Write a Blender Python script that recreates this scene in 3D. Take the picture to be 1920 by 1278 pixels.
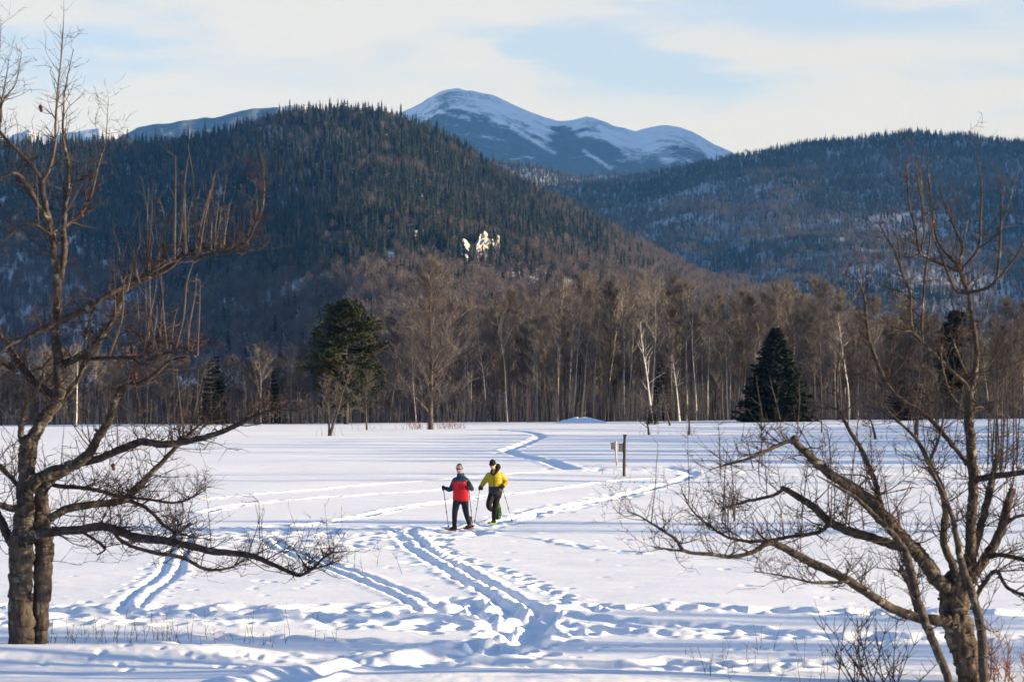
import bpy, bmesh, math, random
import numpy as np
from mathutils import Vector, Matrix

SC = bpy.context.scene
COL = SC.collection
for o in list(bpy.data.objects):
    bpy.data.objects.remove(o)

# ------------------------------------------------------------------ camera
F = 1920 * 85.0 / 36.0            # focal length in photograph pixels
H = 3.45                          # eye height above the field
HOR = 742.0                       # horizon row in the photograph
PITCH = math.atan((HOR - 639.0) / F)
cam_d = bpy.data.cameras.new('camera')
cam_d.lens = 85.0
cam_d.sensor_width = 36.0
cam_d.clip_start = 0.5
cam_d.clip_end = 60000.0
cam_d.dof.use_dof = True
cam_d.dof.focus_distance = 66.0
cam_d.dof.aperture_fstop = 3.6
cam = bpy.data.objects.new('camera', cam_d)
COL.objects.link(cam)
cam.location = (0, 0, H)
cam.rotation_euler = (math.radians(90) + PITCH, 0, 0)
SC.camera = cam

# ------------------------------------------------------------------ light
SUN_AZ = math.radians(96.0)       # clockwise from the view direction (+Y) towards +X
SUN_EL = math.radians(9.5)
SUN_DIR = Vector((math.sin(SUN_AZ) * math.cos(SUN_EL), math.cos(SUN_AZ) * math.cos(SUN_EL), math.sin(SUN_EL)))
sun_d = bpy.data.lights.new('sun', 'SUN')
sun_d.energy = 5.0
sun_d.angle = math.radians(0.5)
sun_d.color = (1.0, 0.80, 0.53)
sun = bpy.data.objects.new('sun', sun_d)
COL.objects.link(sun)
sun.rotation_euler = (-SUN_DIR).to_track_quat('-Z', 'Y').to_euler()
sun.location = SUN_DIR * 100

SC.view_settings.view_transform = 'Standard'
SC.view_settings.look = 'None'
SC.view_settings.gamma = 1.0
SC.view_settings.use_curve_mapping = False
SC.view_settings.exposure = 1.48
SC.render.engine = 'CYCLES'
SC.cycles.use_denoising = True
SC.cycles.max_bounces = 4
SC.cycles.diffuse_bounces = 2
SC.cycles.use_adaptive_sampling = True
SC.cycles.adaptive_threshold = 0.02
SC.cycles.volume_bounces = 1
SC.cycles.transparent_max_bounces = 8

SKY_STRENGTH = 0.10


def build_world():
    w = bpy.data.worlds.new('World')
    SC.world = w
    w.use_nodes = True
    nt = w.node_tree
    nt.nodes.clear()
    N, L = nt.nodes.new, nt.links.new

    def val(x):
        return x

    def math_(op, a, b=None, c=None, clamp=False):
        n = N('ShaderNodeMath')
        n.operation = op
        n.use_clamp = clamp
        for i, s in enumerate((a, b, c)):
            if s is None:
                continue
            if isinstance(s, (int, float)):
                n.inputs[i].default_value = s
            else:
                L(s, n.inputs[i])
        return n.outputs[0]

    out = N('ShaderNodeOutputWorld')
    bg = N('ShaderNodeBackground')
    bg.inputs['Strength'].default_value = SKY_STRENGTH
    L(bg.outputs[0], out.inputs['Surface'])
    sky = N('ShaderNodeTexSky')
    sky.sky_type = 'NISHITA'
    sky.sun_disc = False
    sky.sun_elevation = SUN_EL
    sky.sun_rotation = SUN_AZ
    sky.altitude = 500
    sky.air_density = 1.0
    sky.dust_density = 0.0
    sky.ozone_density = 5.0
    tc = N('ShaderNodeTexCoord')
    sep = N('ShaderNodeSeparateXYZ')
    L(tc.outputs['Generated'], sep.inputs[0])
    az = math_('ARCTAN2', sep.outputs[0], sep.outputs[1])
    el = math_('ARCSINE', sep.outputs[2])
    comb = N('ShaderNodeCombineXYZ')
    L(az, comb.inputs[0])
    L(el, comb.inputs[1])
    # stretched cloud noise in direction space: long soft wisps
    mp = N('ShaderNodeMapping')
    L(comb.outputs[0], mp.inputs[0])
    mp.inputs['Scale'].default_value = (11.0, 52.0, 1.0)
    mp.inputs['Rotation'].default_value = (0, 0, math.radians(-9))
    nz = N('ShaderNodeTexNoise')
    nz.inputs['Scale'].default_value = 1.0
    nz.inputs['Detail'].default_value = 6.0
    nz.inputs['Roughness'].default_value = 0.52
    nz.inputs['Distortion'].default_value = 0.7
    L(mp.outputs[0], nz.inputs['Vector'])
    nz2 = N('ShaderNodeTexNoise')
    nz2.inputs['Scale'].default_value = 2.6
    nz2.inputs['Detail'].default_value = 5.0
    nz2.inputs['Roughness'].default_value = 0.6
    nz2.inputs['Distortion'].default_value = 1.2
    L(mp.outputs[0], nz2.inputs['Vector'])
    # wobble the blobs with noise so that their edges feather
    azw = math_('ADD', az, math_('MULTIPLY', math_('SUBTRACT', nz2.outputs['Fac'], 0.5), 0.055))
    elw = math_('ADD', el, math_('MULTIPLY', math_('SUBTRACT', nz.outputs['Fac'], 0.5), 0.022))
    # cloud banks of the photographed sky (px, py, half width, half height, tilt deg, weight)
    blobs = [(330, 30, 640, 75, -3, 0.75), (880, 98, 150, 34, -14, 0.55), (1090, 30, 270, 34, -10, 0.75),
             (1100, 120, 210, 30, -10, -0.85), (1260, 150, 150, 26, -6, -0.45), (1560, 20, 330, 34, -4, -0.75),
             (1520, 112, 120, 20, -6, 0.55), (1770, 108, 190, 28, -4, 0.75), (200, 110, 420, 34, -2, -0.35),
             (1330, 95, 60, 26, 0, -0.3)]
    acc = math_('MULTIPLY', math_('SUBTRACT', nz.outputs['Fac'], 0.49), 3.4)
    for (px, py, hw, hh, tilt, wt) in blobs:
        a0 = math.atan((px - 960) / F)
        e0 = math.atan((HOR - py) / F)
        t = math.radians(tilt)
        da = math_('SUBTRACT', azw, a0)
        de = math_('SUBTRACT', elw, e0)
        p = math_('ADD', math_('MULTIPLY', da, math.cos(t)), math_('MULTIPLY', de, math.sin(t)))
        q = math_('SUBTRACT', math_('MULTIPLY', de, math.cos(t)), math_('MULTIPLY', da, math.sin(t)))
        p = math_('MULTIPLY', p, F / hw)
        q = math_('MULTIPLY', q, F / hh)
        r2 = math_('ADD', math_('MULTIPLY', p, p), math_('MULTIPLY', q, q))
        g = math_('EXPONENT', math_('MULTIPLY', r2, -0.8))
        acc = math_('ADD', acc, math_('MULTIPLY', g, wt))
    # a pale bank lies all round above the horizon
    low = N('ShaderNodeMapRange')
    low.interpolation_type = 'SMOOTHSTEP'
    low.inputs['From Min'].default_value = math.radians(7.9)
    low.inputs['From Max'].default_value = math.radians(6.3)
    low.inputs['To Min'].default_value = 0.0
    low.inputs['To Max'].default_value = 0.8
    L(elw, low.inputs['Value'])
    acc = math_('ADD', acc, low.outputs[0])
    fac = N('ShaderNodeMapRange')
    fac.interpolation_type = 'SMOOTHSTEP'
    fac.inputs['From Min'].default_value = -0.45
    fac.inputs['From Max'].default_value = 0.75
    fac.inputs['To Min'].default_value = 0.57
    fac.inputs['To Max'].default_value = 0.95
    L(acc, fac.inputs['Value'])
    # thin the cloud high overhead
    hi = N('ShaderNodeMapRange')
    hi.inputs['From Min'].default_value = math.radians(12)
    hi.inputs['From Max'].default_value = math.radians(35)
    hi.inputs['To Min'].default_value = 1.0
    hi.inputs['To Max'].default_value = 0.06
    L(el, hi.inputs['Value'])
    f2 = math_('MULTIPLY', fac.outputs[0], hi.outputs[0])
    mix = N('ShaderNodeMixRGB')
    L(f2, mix.inputs[0])
    L(sky.outputs[0], mix.inputs[1])
    mix.inputs[2].default_value = CLOUD_COL
    L(mix.outputs[0], bg.inputs['Color'])


CLOUD_COL = (2.92, 2.79, 2.60, 1)
build_world()

# ------------------------------------------------------------------ helpers
CP, SP = math.cos(PITCH), math.sin(PITCH)


def ray(px, py):
    u = (px - 960.0) / F
    v = (639.0 - py) / F
    return u, CP - v * SP, SP + v * CP


def at(px, py, D):
    """point on the pixel's ray at depth D (metres along +Y)"""
    x, y, z = ray(px, py)
    t = D / y
    return Vector((x * t, D, H + z * t))


def depth_of(py, z=0.0):
    """depth at which the pixel row meets ground of height z"""
    x, y, zz = ray(960, py)
    return (z - H) / zz * y


def gpt(px, py):
    return at(px, py, depth_of(py))


def smooth(a, b, x):
    t = np.clip((x - a) / (b - a), 0, 1)
    return t * t * (3 - 2 * t)


def _hash(ix, iy, seed):
    n = (ix.astype(np.int64) * 374761393 + iy.astype(np.int64) * 668265263 + seed * 1442695041) & 0xFFFFFFFF
    n = ((n ^ (n >> 13)) * 1274126177) & 0xFFFFFFFF
    n = n ^ (n >> 16)
    return (n & 0xFFFFFF).astype(np.float64) / float(0xFFFFFF) * 2 - 1


def vnoise(x, y, seed=0):
    x = np.asarray(x, dtype=np.float64)
    y = np.asarray(y, dtype=np.float64)
    ix = np.floor(x)
    iy = np.floor(y)
    fx = x - ix
    fy = y - iy
    fx = fx * fx * fx * (fx * (fx * 6 - 15) + 10)
    fy = fy * fy * fy * (fy * (fy * 6 - 15) + 10)
    a = _hash(ix, iy, seed)
    b = _hash(ix + 1, iy, seed)
    c = _hash(ix, iy + 1, seed)
    d = _hash(ix + 1, iy + 1, seed)
    return (a + (b - a) * fx) * (1 - fy) + (c + (d - c) * fx) * fy


def fbm(x, y, seed=0, octv=4, gain=0.5):
    s = 0
    amp = 1.0
    for i in range(octv):
        s = s + amp * vnoise(x * 2 ** i + 17.3 * i, y * 2 ** i - 9.1 * i, seed + i)
        amp *= gain
    return s


class MB:
    """collects geometry; build() links it as ONE mesh object"""

    def __init__(self):
        self.v, self.f, self.m = [], [], []

    def tri(self, a, b, c, mi=0):
        n = len(self.v)
        self.v += [a, b, c]
        self.f.append((n, n + 1, n + 2))
        self.m.append(mi)

    def quad(self, a, b, c, d, mi=0):
        n = len(self.v)
        self.v += [a, b, c, d]
        self.f.append((n, n + 1, n + 2, n + 3))
        self.m.append(mi)

    def tube(self, pts, rad, k=5, mi=0, knob=0.0, rng=random, close=False, ridge=0.0):
        pts = [Vector(p) for p in pts]
        n = len(pts)
        base = len(self.v)
        t0 = (pts[1] - pts[0]).normalized()
        ref = Vector((0, 1, 0)) if abs(t0.y) < 0.8 else Vector((1, 0, 0))
        a = (ref - t0 * ref.dot(t0)).normalized()
        cs = [(math.cos(2 * math.pi * j / k), math.sin(2 * math.pi * j / k)) for j in range(k)]
        rid = [rng.uniform(-1, 1) for _ in range(k)] if ridge else None
        for i in range(n):
            if ridge:
                rid = [0.72 * q + 0.38 * rng.uniform(-1, 1) for q in rid]
            t = pts[min(i + 1, n - 1)] - pts[max(i - 1, 0)]
            if t.length < 1e-9:
                t = t0
            t = t.normalized()
            a = a - t * a.dot(t)
            if a.length < 1e-5:
                a = Vector((1, 0, 0)) - t * t.x
            a.normalize()
            b = t.cross(a)
            r = rad[i]
            p = pts[i]
            for j in range(k):
                rr = r * (1 + rng.uniform(-knob, knob)) if knob else r
                if ridge:
                    rr *= 1 + ridge * rid[j]
                q = p + a * (cs[j][0] * rr) + b * (cs[j][1] * rr)
                self.v.append((q.x, q.y, q.z))
        for i in range(n - 1):
            for j in range(k):
                j2 = (j + 1) % k
                self.f.append((base + i * k + j, base + i * k + j2, base + (i + 1) * k + j2, base + (i + 1) * k + j))
                self.m.append(mi)
        if close or rad[-1] > 0.004:
            self.f.append(tuple(base + (n - 1) * k + j for j in range(k)))
            self.m.append(mi)
        if close:
            self.f.append(tuple(base + j for j in reversed(range(k))))
            self.m.append(mi)

    def loft(self, pts, rads, side=(1, 0, 0), k=14, mi=0):
        """closed tube of elliptic rings, rads = [(r_side, r_other)]"""
        pts = [Vector(p) for p in pts]
        side = Vector(side)
        n = len(pts)
        base = len(self.v)
        for i in range(n):
            t = (pts[min(i + 1, n - 1)] - pts[max(i - 1, 0)]).normalized()
            a = side - t * side.dot(t)
            if a.length < 1e-4:
                a = Vector((0, 1, 0)) - t * t.y
            a.normalize()
            b = t.cross(a)
            ra, rb = rads[i] if isinstance(rads[i], tuple) else (rads[i], rads[i])
            for j in range(k):
                an = 2 * math.pi * j / k
                q = pts[i] + a * (math.cos(an) * ra) + b * (math.sin(an) * rb)
                self.v.append((q.x, q.y, q.z))
        for i in range(n - 1):
            for j in range(k):
                j2 = (j + 1) % k
                self.f.append((base + i * k + j, base + i * k + j2, base + (i + 1) * k + j2, base + (i + 1) * k + j))
                self.m.append(mi)
        self.f.append(tuple(base + (n - 1) * k + j for j in range(k)))
        self.f.append(tuple(base + j for j in reversed(range(k))))
        self.m += [mi, mi]

    def ball(self, c, r, k=10, mi=0):
        c = Vector(c)
        r = Vector(r) if not isinstance(r, (int, float)) else Vector((r, r, r))
        n = 7
        pts, rr = [], []
        for i in range(n):
            an = -math.pi / 2 + math.pi * (i + 0.25) / (n - 0.5)
            pts.append(c + Vector((0, 0, math.sin(an) * r.z)))
            rr.append((math.cos(an) * r.x, math.cos(an) * r.y))
        self.loft(pts, rr, k=k, mi=mi)

    def box(self, c, s, rz=0, mi=0):
        c = Vector(c)
        n = len(self.v)
        ca, sa = math.cos(rz), math.sin(rz)
        for dz in (-1, 1):
            for dx, dy in ((-1, -1), (1, -1), (1, 1), (-1, 1)):
                x, y = dx * s[0] / 2, dy * s[1] / 2
                self.v.append((c.x + x * ca - y * sa, c.y + x * sa + y * ca, c.z + dz * s[2] / 2))
        for q in ((3, 2, 1, 0), (4, 5, 6, 7), (0, 1, 5, 4), (1, 2, 6, 5), (2, 3, 7, 6), (3, 0, 4, 7)):
            self.f.append(tuple(n + i for i in q))
            self.m.append(mi)

    def mesh(self, name, mats, smooth_=False):
        me = bpy.data.meshes.new(name)
        me.from_pydata([tuple(p) for p in self.v], [], self.f)
        for m in (mats if isinstance(mats, (list, tuple)) else [mats]):
            me.materials.append(m)
        if any(self.m):
            me.polygons.foreach_set('material_index', self.m)
        if smooth_:
            me.polygons.foreach_set('use_smooth', [True] * len(self.f))
        me.update()
        return me

    def build(self, name, mats, parent=None, smooth_=False):
        return link(name, self.mesh(name, mats, smooth_), parent)


def link(name, me, parent=None):
    o = bpy.data.objects.new(name, me)
    COL.objects.link(o)
    if parent is not None:
        o.parent = parent
    return o


def tag(o, label=None, cat=None, group=None, kind=None):
    if label:
        o['label'] = label
    if cat:
        o['category'] = cat
    if group:
        o['group'] = group
    if kind:
        o['kind'] = kind
    return o


def thing(name, label, cat, loc=(0, 0, 0), rz=0, group=None, kind=None):
    o = link(name, None)
    o.location = loc
    o.rotation_euler = (0, 0, rz)
    return tag(o, label, cat, group, kind)


# ------------------------------------------------------------------ materials
def material(name, c1, c2=None, scale=5.0, rough=0.8, bump=0.0, bscale=None, stretch=(1, 1, 1), detail=5.0, lo=0.35, hi=0.65,
             rand=0.0, coords='Object', spec=0.25, c3=None, c3lo=0.6, c3hi=0.7, c3scale=2.0, two_sided_trans=0.0):
    m = bpy.data.materials.new(name)
    m.use_nodes = True
    nt = m.node_tree
    N, L = nt.nodes.new, nt.links.new
    b = nt.nodes['Principled BSDF']
    b.inputs['Roughness'].default_value = rough
    b.inputs['Specular IOR Level'].default_value = spec
    b.inputs['Base Color'].default_value = (*c1, 1)
    tc = N('ShaderNodeTexCoord')
    mp = N('ShaderNodeMapping')
    mp.inputs['Scale'].default_value = stretch
    L(tc.outputs[coords], mp.inputs[0])
    col = None
    if c2 is not None:
        nz = N('ShaderNodeTexNoise')
        nz.inputs['Scale'].default_value = scale
        nz.inputs['Detail'].default_value = detail
        nz.inputs['Roughness'].default_value = 0.6
        L(mp.outputs[0], nz.inputs['Vector'])
        mr = N('ShaderNodeMapRange')
        mr.inputs['From Min'].default_value = lo
        mr.inputs['From Max'].default_value = hi
        L(nz.outputs['Fac'], mr.inputs['Value'])
        mx = N('ShaderNodeMixRGB')
        mx.inputs[1].default_value = (*c1, 1)
        mx.inputs[2].default_value = (*c2, 1)
        L(mr.outputs[0], mx.inputs[0])
        col = mx.outputs[0]
        if c3 is not None:
            nz3 = N('ShaderNodeTexNoise')
            nz3.inputs['Scale'].default_value = c3scale
            nz3.inputs['Detail'].default_value = 6
            nz3.inputs['Roughness'].default_value = 0.65
            L(tc.outputs[coords], nz3.inputs['Vector'])
            mr3 = N('ShaderNodeMapRange')
            mr3.inputs['From Min'].default_value = c3lo
            mr3.inputs['From Max'].default_value = c3hi
            L(nz3.outputs['Fac'], mr3.inputs['Value'])
            mx3 = N('ShaderNodeMixRGB')
            L(mr3.outputs[0], mx3.inputs[0])
            L(col, mx3.inputs[1])
            mx3.inputs[2].default_value = (*c3, 1)
            col = mx3.outputs[0]
    if rand:
        oi = N('ShaderNodeObjectInfo')
        hs = N('ShaderNodeHueSaturation')
        mr2 = N('ShaderNodeMapRange')
        mr2.inputs['To Min'].default_value = 1 - rand
        mr2.inputs['To Max'].default_value = 1 + rand
        L(oi.outputs['Random'], mr2.inputs['Value'])
        L(mr2.outputs[0], hs.inputs['Value'])
        mu = N('ShaderNodeMath')
        mu.operation = 'MULTIPLY_ADD'
        L(oi.outputs['Random'], mu.inputs[0])
        mu.inputs[1].default_value = 7.31
        mu.inputs[2].default_value = 0.0
        fr = N('ShaderNodeMath')
        fr.operation = 'FRACT'
        L(mu.outputs[0], fr.inputs[0])
        mr4 = N('ShaderNodeMapRange')
        mr4.inputs['To Min'].default_value = 0.5 - rand * 0.05
        mr4.inputs['To Max'].default_value = 0.5 + rand * 0.05
        L(fr.outputs[0], mr4.inputs['Value'])
        L(mr4.outputs[0], hs.inputs['Hue'])
        if col is None:
            hs.inputs['Color'].default_value = (*c1, 1)
        else:
            L(col, hs.inputs['Color'])
        col = hs.outputs[0]
    if col is not None:
        L(col, b.inputs['Base Color'])
    if bump:
        nb = N('ShaderNodeTexNoise')
        nb.inputs['Scale'].default_value = bscale or scale
        nb.inputs['Detail'].default_value = 6
        L(mp.outputs[0], nb.inputs['Vector'])
        bp = N('ShaderNodeBump')
        bp.inputs['Strength'].default_value = 1.0
        bp.inputs['Distance'].default_value = bump
        L(nb.outputs['Fac'], bp.inputs['Height'])
        L(bp.outputs[0], b.inputs['Normal'])
    return m


M = {}
M['snow'] = material('snow', (0.85, 0.875, 0.90), (0.885, 0.905, 0.92), scale=0.35, rough=0.75, bump=0.006, bscale=9.0, spec=0.15)
_b = M['snow'].node_tree.nodes['Principled BSDF']
_b.inputs['Subsurface Weight'].default_value = 1.0
_b.inputs['Subsurface Radius'].default_value = (0.8, 1.0, 1.35)
_b.inputs['Subsurface Scale'].default_value = 0.02
M['apple_bark'] = material('apple_bark', (0.042, 0.034, 0.030), (0.112, 0.093, 0.080), scale=14, spec=0.03, rough=0.9, bump=0.03, bscale=22,
                           stretch=(1, 1, 0.28), c3=(0.19, 0.20, 0.17), c3lo=0.57, c3hi=0.68, c3scale=5.0)
M['limb_bark'] = material('limb_bark', (0.032, 0.027, 0.024), (0.085, 0.071, 0.062), scale=16, spec=0.03, rough=0.9, bump=0.012, bscale=40,
                          c3=(0.22, 0.22, 0.19), c3lo=0.57, c3hi=0.68, c3scale=7.0)
M['twig'] = material('twig', (0.038, 0.028, 0.026), (0.066, 0.048, 0.043), scale=6, spec=0.03, rough=0.75)
M['shoot'] = material('shoot', (0.066, 0.055, 0.051), (0.105, 0.087, 0.080), scale=6, spec=0.03, rough=0.7)
M['wood_bark'] = material('wood_bark', (0.055, 0.045, 0.040), (0.10, 0.083, 0.072), scale=3, spec=0.03, rough=0.9, rand=0.25)
M['aspen_bark'] = material('aspen_bark', (0.36, 0.33, 0.285), (0.16, 0.14, 0.122), scale=1.6, spec=0.03, rough=0.85, rand=0.15, lo=0.45, hi=0.7)
M['birch_bark'] = material('birch_bark', (0.66, 0.63, 0.58), (0.35, 0.31, 0.28), scale=1.4, rough=0.8, lo=0.52, hi=0.68)
M['wood_twig'] = material('wood_twig', (0.088, 0.077, 0.072), (0.130, 0.113, 0.103), scale=0.5, spec=0.03, rough=0.85, rand=0.25)
M['aspen_twig'] = material('aspen_twig', (0.175, 0.152, 0.130), (0.130, 0.112, 0.097), scale=0.5, spec=0.03, rough=0.85, rand=0.2)
M['far_twig'] = material('far_twig', (0.078, 0.066, 0.063), (0.118, 0.098, 0.091), scale=0.2, spec=0.03, rough=0.9, rand=0.55)
M['far_conifer'] = material('far_conifer', (0.015, 0.022, 0.018), (0.027, 0.032, 0.022), scale=0.3, spec=0.03, rough=0.85, rand=0.8)
M['spruce'] = material('spruce', (0.010, 0.015, 0.011), (0.016, 0.022, 0.015), scale=0.8, spec=0.03, rough=0.8)
M['pine'] = material('pine', (0.022, 0.030, 0.016), (0.042, 0.046, 0.019), scale=0.5, spec=0.03, rough=0.8)
M['hill_floor'] = material('hill_floor', (0.80, 0.81, 0.83), (0.55, 0.52, 0.50), scale=0.012, rough=0.9, lo=0.45, hi=0.75)
M['far_hill_floor'] = material('far_hill_floor', (0.34, 0.35, 0.38), (0.62, 0.63, 0.66), scale=0.006, rough=0.9, lo=0.5, hi=0.7)
M['weed'] = material('weed', (0.085, 0.060, 0.048), (0.13, 0.095, 0.07), scale=3, rough=0.8)
M['red_twig'] = material('red_twig', (0.19, 0.085, 0.07), (0.24, 0.13, 0.10), scale=3, rough=0.7)
M['fruit'] = material('fruit', (0.075, 0.014, 0.012), (0.05, 0.018, 0.014), scale=20, rough=0.5, bump=0.004)

# ------------------------------------------------------------------ snow field
NC = 560
rows = []
y = -70.0
while y < 23.5:
    rows.append(y)
    y += 3.5 if y < 5 else 0.7
y = 24.0
while y < 110:
    rows.append(y)
    y *= 1.0018
while y < 335:
    rows.append(y)
    y *= 1.005
while y < 16000:
    rows.append(y)
    y *= 1.09
RY = np.array(rows)
HW = np.maximum(RY, 24) * 0.275
inner = np.linspace(-1, 1, NC)
outer = np.array([0.6, 1.6, 4, 9, 20, 45, 100, 220, 500, 1100, 2500, 6000], dtype=float)
X = np.concatenate([-(HW[:, None] + outer[::-1][None, :]), HW[:, None] * inner[None, :], HW[:, None] + outer[None, :]], axis=1)
Y = np.repeat(RY[:, None], X.shape[1], axis=1)
NO = len(outer)


def field_base(x, y):
    z = 0.10 * fbm(x / 26.0, y / 34.0, 3, 3) * smooth(24, 60, y)
    z = z + 0.45 * np.clip(x / 75.0, -1.6, 1.6) * smooth(110, 300, y)
    z = z + 1.75 * smooth(22.0, 4.0, y)                       # the bank the photographer stands on
    z = z - 0.010 * np.clip(y - 330, 0, 300) - 0.4 * smooth(322, 345, y)
    # drift in front of the twin-trunked tree
    z = z + 0.20 * np.exp(-((y - 31.6 - 0.05 * x) / 0.75) ** 2) * smooth(-2.2, -4.2, x)
    z = z + 0.10 * np.exp(-((y - 29.5 + 0.06 * x) / 0.6) ** 2) * smooth(-5.0, -1.0, x) * smooth(4.0, 1.0, x)
    return z


Z = field_base(X, Y)
near = smooth(150, 60, Y)
# wind-packed relief: long low ripples lying across the view
Z += near * 0.012 * fbm(X / 2.6, Y / 0.9, 11, 3) + 0.004 * near * fbm(X / 0.7, Y / 0.45, 12, 2)
Z += 0.035 * fbm(X / 9.0, Y / 5.0, 13, 3) * smooth(24, 34, Y)


def polyw(pts):
    return np.array([(gpt(px, py).x, gpt(px, py).y) for px, py in pts])


def resample(P, step):
    seg = np.hypot(*(P[1:] - P[:-1]).T)
    s = np.concatenate([[0], np.cumsum(seg)])
    n = max(2, int(s[-1] / step))
    u = np.linspace(0, s[-1], n)
    return np.stack([np.interp(u, s, P[:, 0]), np.interp(u, s, P[:, 1])], 1)


def spline2(P, per=8):
    P = np.asarray(P, float)
    Q = np.vstack([2 * P[0] - P[1], P, 2 * P[-1] - P[-2]])
    out = []
    for i in range(1, len(Q) - 2):
        for k in range(per):
            t = k / per
            a, b, c, d = Q[i - 1], Q[i], Q[i + 1], Q[i + 2]
            out.append(0.5 * ((2 * b) + (c - a) * t + (2 * a - 5 * b + 4 * c - d) * t * t + (3 * b - a - 3 * c + d) * t ** 3))
    out.append(Q[-2])
    return np.array(out)


def groove(P, width, depth, rim, lateral=0.0, seed=0, edge=0.07, rough=0.35):
    """press a rough-edged groove along a ground polyline"""
    P = spline2(P, 6)
    if lateral:
        t = np.gradient(P, axis=0)
        t /= np.hypot(t[:, 0], t[:, 1])[:, None] + 1e-9
        P = P + np.stack([t[:, 1], -t[:, 0]], 1) * lateral
    pad = width + 0.5
    i0, i1 = np.searchsorted(RY, [P[:, 1].min() - pad, P[:, 1].max() + pad])
    sub = (slice(i0, i1), slice(NO, NO + NC))
    x, yy = X[sub], Y[sub]
    msk = (x > P[:, 0].min() - pad) & (x < P[:, 0].max() + pad)
    xs, ys = x[msk], yy[msk]
    best = np.full(xs.shape, 1e9)
    for a, b in zip(P[:-1], P[1:]):
        d = b - a
        L2 = d @ d + 1e-12
        t = np.clip(((xs - a[0]) * d[0] + (ys - a[1]) * d[1]) / L2, 0, 1)
        best = np.minimum(best, np.hypot(xs - a[0] - t * d[0], ys - a[1] - t * d[1]))
    jit = vnoise(xs / 0.22, ys / 0.22, seed + 5)
    dd = best + 0.05 * rough * 2 * jit + 0.04 * vnoise(xs / 0.6, ys / 0.6, seed + 6)
    s = np.clip((width / 2 - dd) / edge, 0, 1)
    s = s * s * (3 - 2 * s)
    dep = depth * (1 + rough * vnoise(xs / 0.35, ys / 0.35, seed + 7))
    lum = rim * np.exp(-((dd - width / 2 - 0.08) / 0.10) ** 2) * np.clip(0.6 + 0.9 * vnoise(xs / 0.25, ys / 0.25, seed + 8), 0, 2)
    z = Z[sub]
    zz = z[msk]
    z[msk] = zz - s * dep + lum
    Z[sub] = z


def stamp(cx, cy, rl, rw, ang, depth, rim, rng):
    """one footprint (or, with negative depth, one lump of thrown snow)"""
    R = max(rl, rw) * 1.9
    i0, i1 = np.searchsorted(RY, [cy - R, cy + R])
    if i1 <= i0 or cy < 24:
        return
    hw = 0.275 * cy
    j0 = int(((cx - R) / hw + 1) / 2 * (NC - 1)) - 2
    j1 = int(((cx + R) / hw + 1) / 2 * (NC - 1)) + 3
    j0, j1 = max(0, j0), min(NC, j1)
    if j1 <= j0:
        return
    sub = (slice(i0, i1), slice(NO + j0, NO + j1))
    dx, dy = X[sub] - cx, Y[sub] - cy
    ca, sa = math.cos(ang), math.sin(ang)
    a = (dx * ca + dy * sa) / rl
    b = (-dx * sa + dy * ca) / rw
    r = np.sqrt(a * a + b * b)
    s = np.clip((1.0 - r) / 0.35, 0, 1)
    s = s * s * (3 - 2 * s)
    Z[sub] += -depth * s + rim * np.exp(-((r - 1.18) / 0.22) ** 2)


RNG = random.Random(5)


def trample(P, width, per_m, depth, size=(0.13, 0.28), lumps=0.5, rim=0.03):
    """a walked-over band: many overlapping prints and thrown lumps"""
    P = resample(spline2(P, 6), 0.25)
    t = np.gradient(P, axis=0)
    L_ = np.hypot(*(P[1:] - P[:-1]).T).sum()
    for _ in range(int(L_ * per_m * 0.85)):
        i = RNG.randrange(len(P))
        off = RNG.gauss(0, width * 0.33)
        tx, ty = t[i] / (np.hypot(*t[i]) + 1e-9)
        cx = P[i, 0] + ty * off + RNG.uniform(-.2, .2)
        cy = P[i, 1] - tx * off + RNG.uniform(-.2, .2)
        ang = math.atan2(ty, tx) + RNG.gauss(0, 0.35)
        if RNG.random() < lumps:
            r = RNG.uniform(0.05, 0.16)
            stamp(cx, cy, r * RNG.uniform(0.8, 1.6), r, RNG.uniform(0, 3), -RNG.uniform(0.012, 0.04), 0, RNG)
        else:
            r = RNG.uniform(*size)
            stamp(cx, cy, r * 1.35, r * 0.75, ang, 0.72 * depth * RNG.uniform(0.4, 1.2), 0.45 * rim * RNG.uniform(0.3, 1.5), RNG)


def prints(P, step, stance, depth, size=0.15, jitter=0.05):
    """a single walked line of separate prints"""
    P = resample(spline2(P, 6), step)
    t = np.gradient(P, axis=0)
    for i in range(len(P)):
        tx, ty = t[i] / (np.hypot(*t[i]) + 1e-9)
        s = stance * (1 if i % 2 else -1)
        stamp(P[i, 0] + ty * s + RNG.gauss(0, jitter), P[i, 1] - tx * s + RNG.gauss(0, jitter), size * 1.5 * RNG.uniform(.8, 1.2), size * 0.75,
              math.atan2(ty, tx) + RNG.gauss(0, .15), depth * RNG.uniform(0.7, 1.2), 0.02, RNG)


ZFREE = Z.copy()
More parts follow.
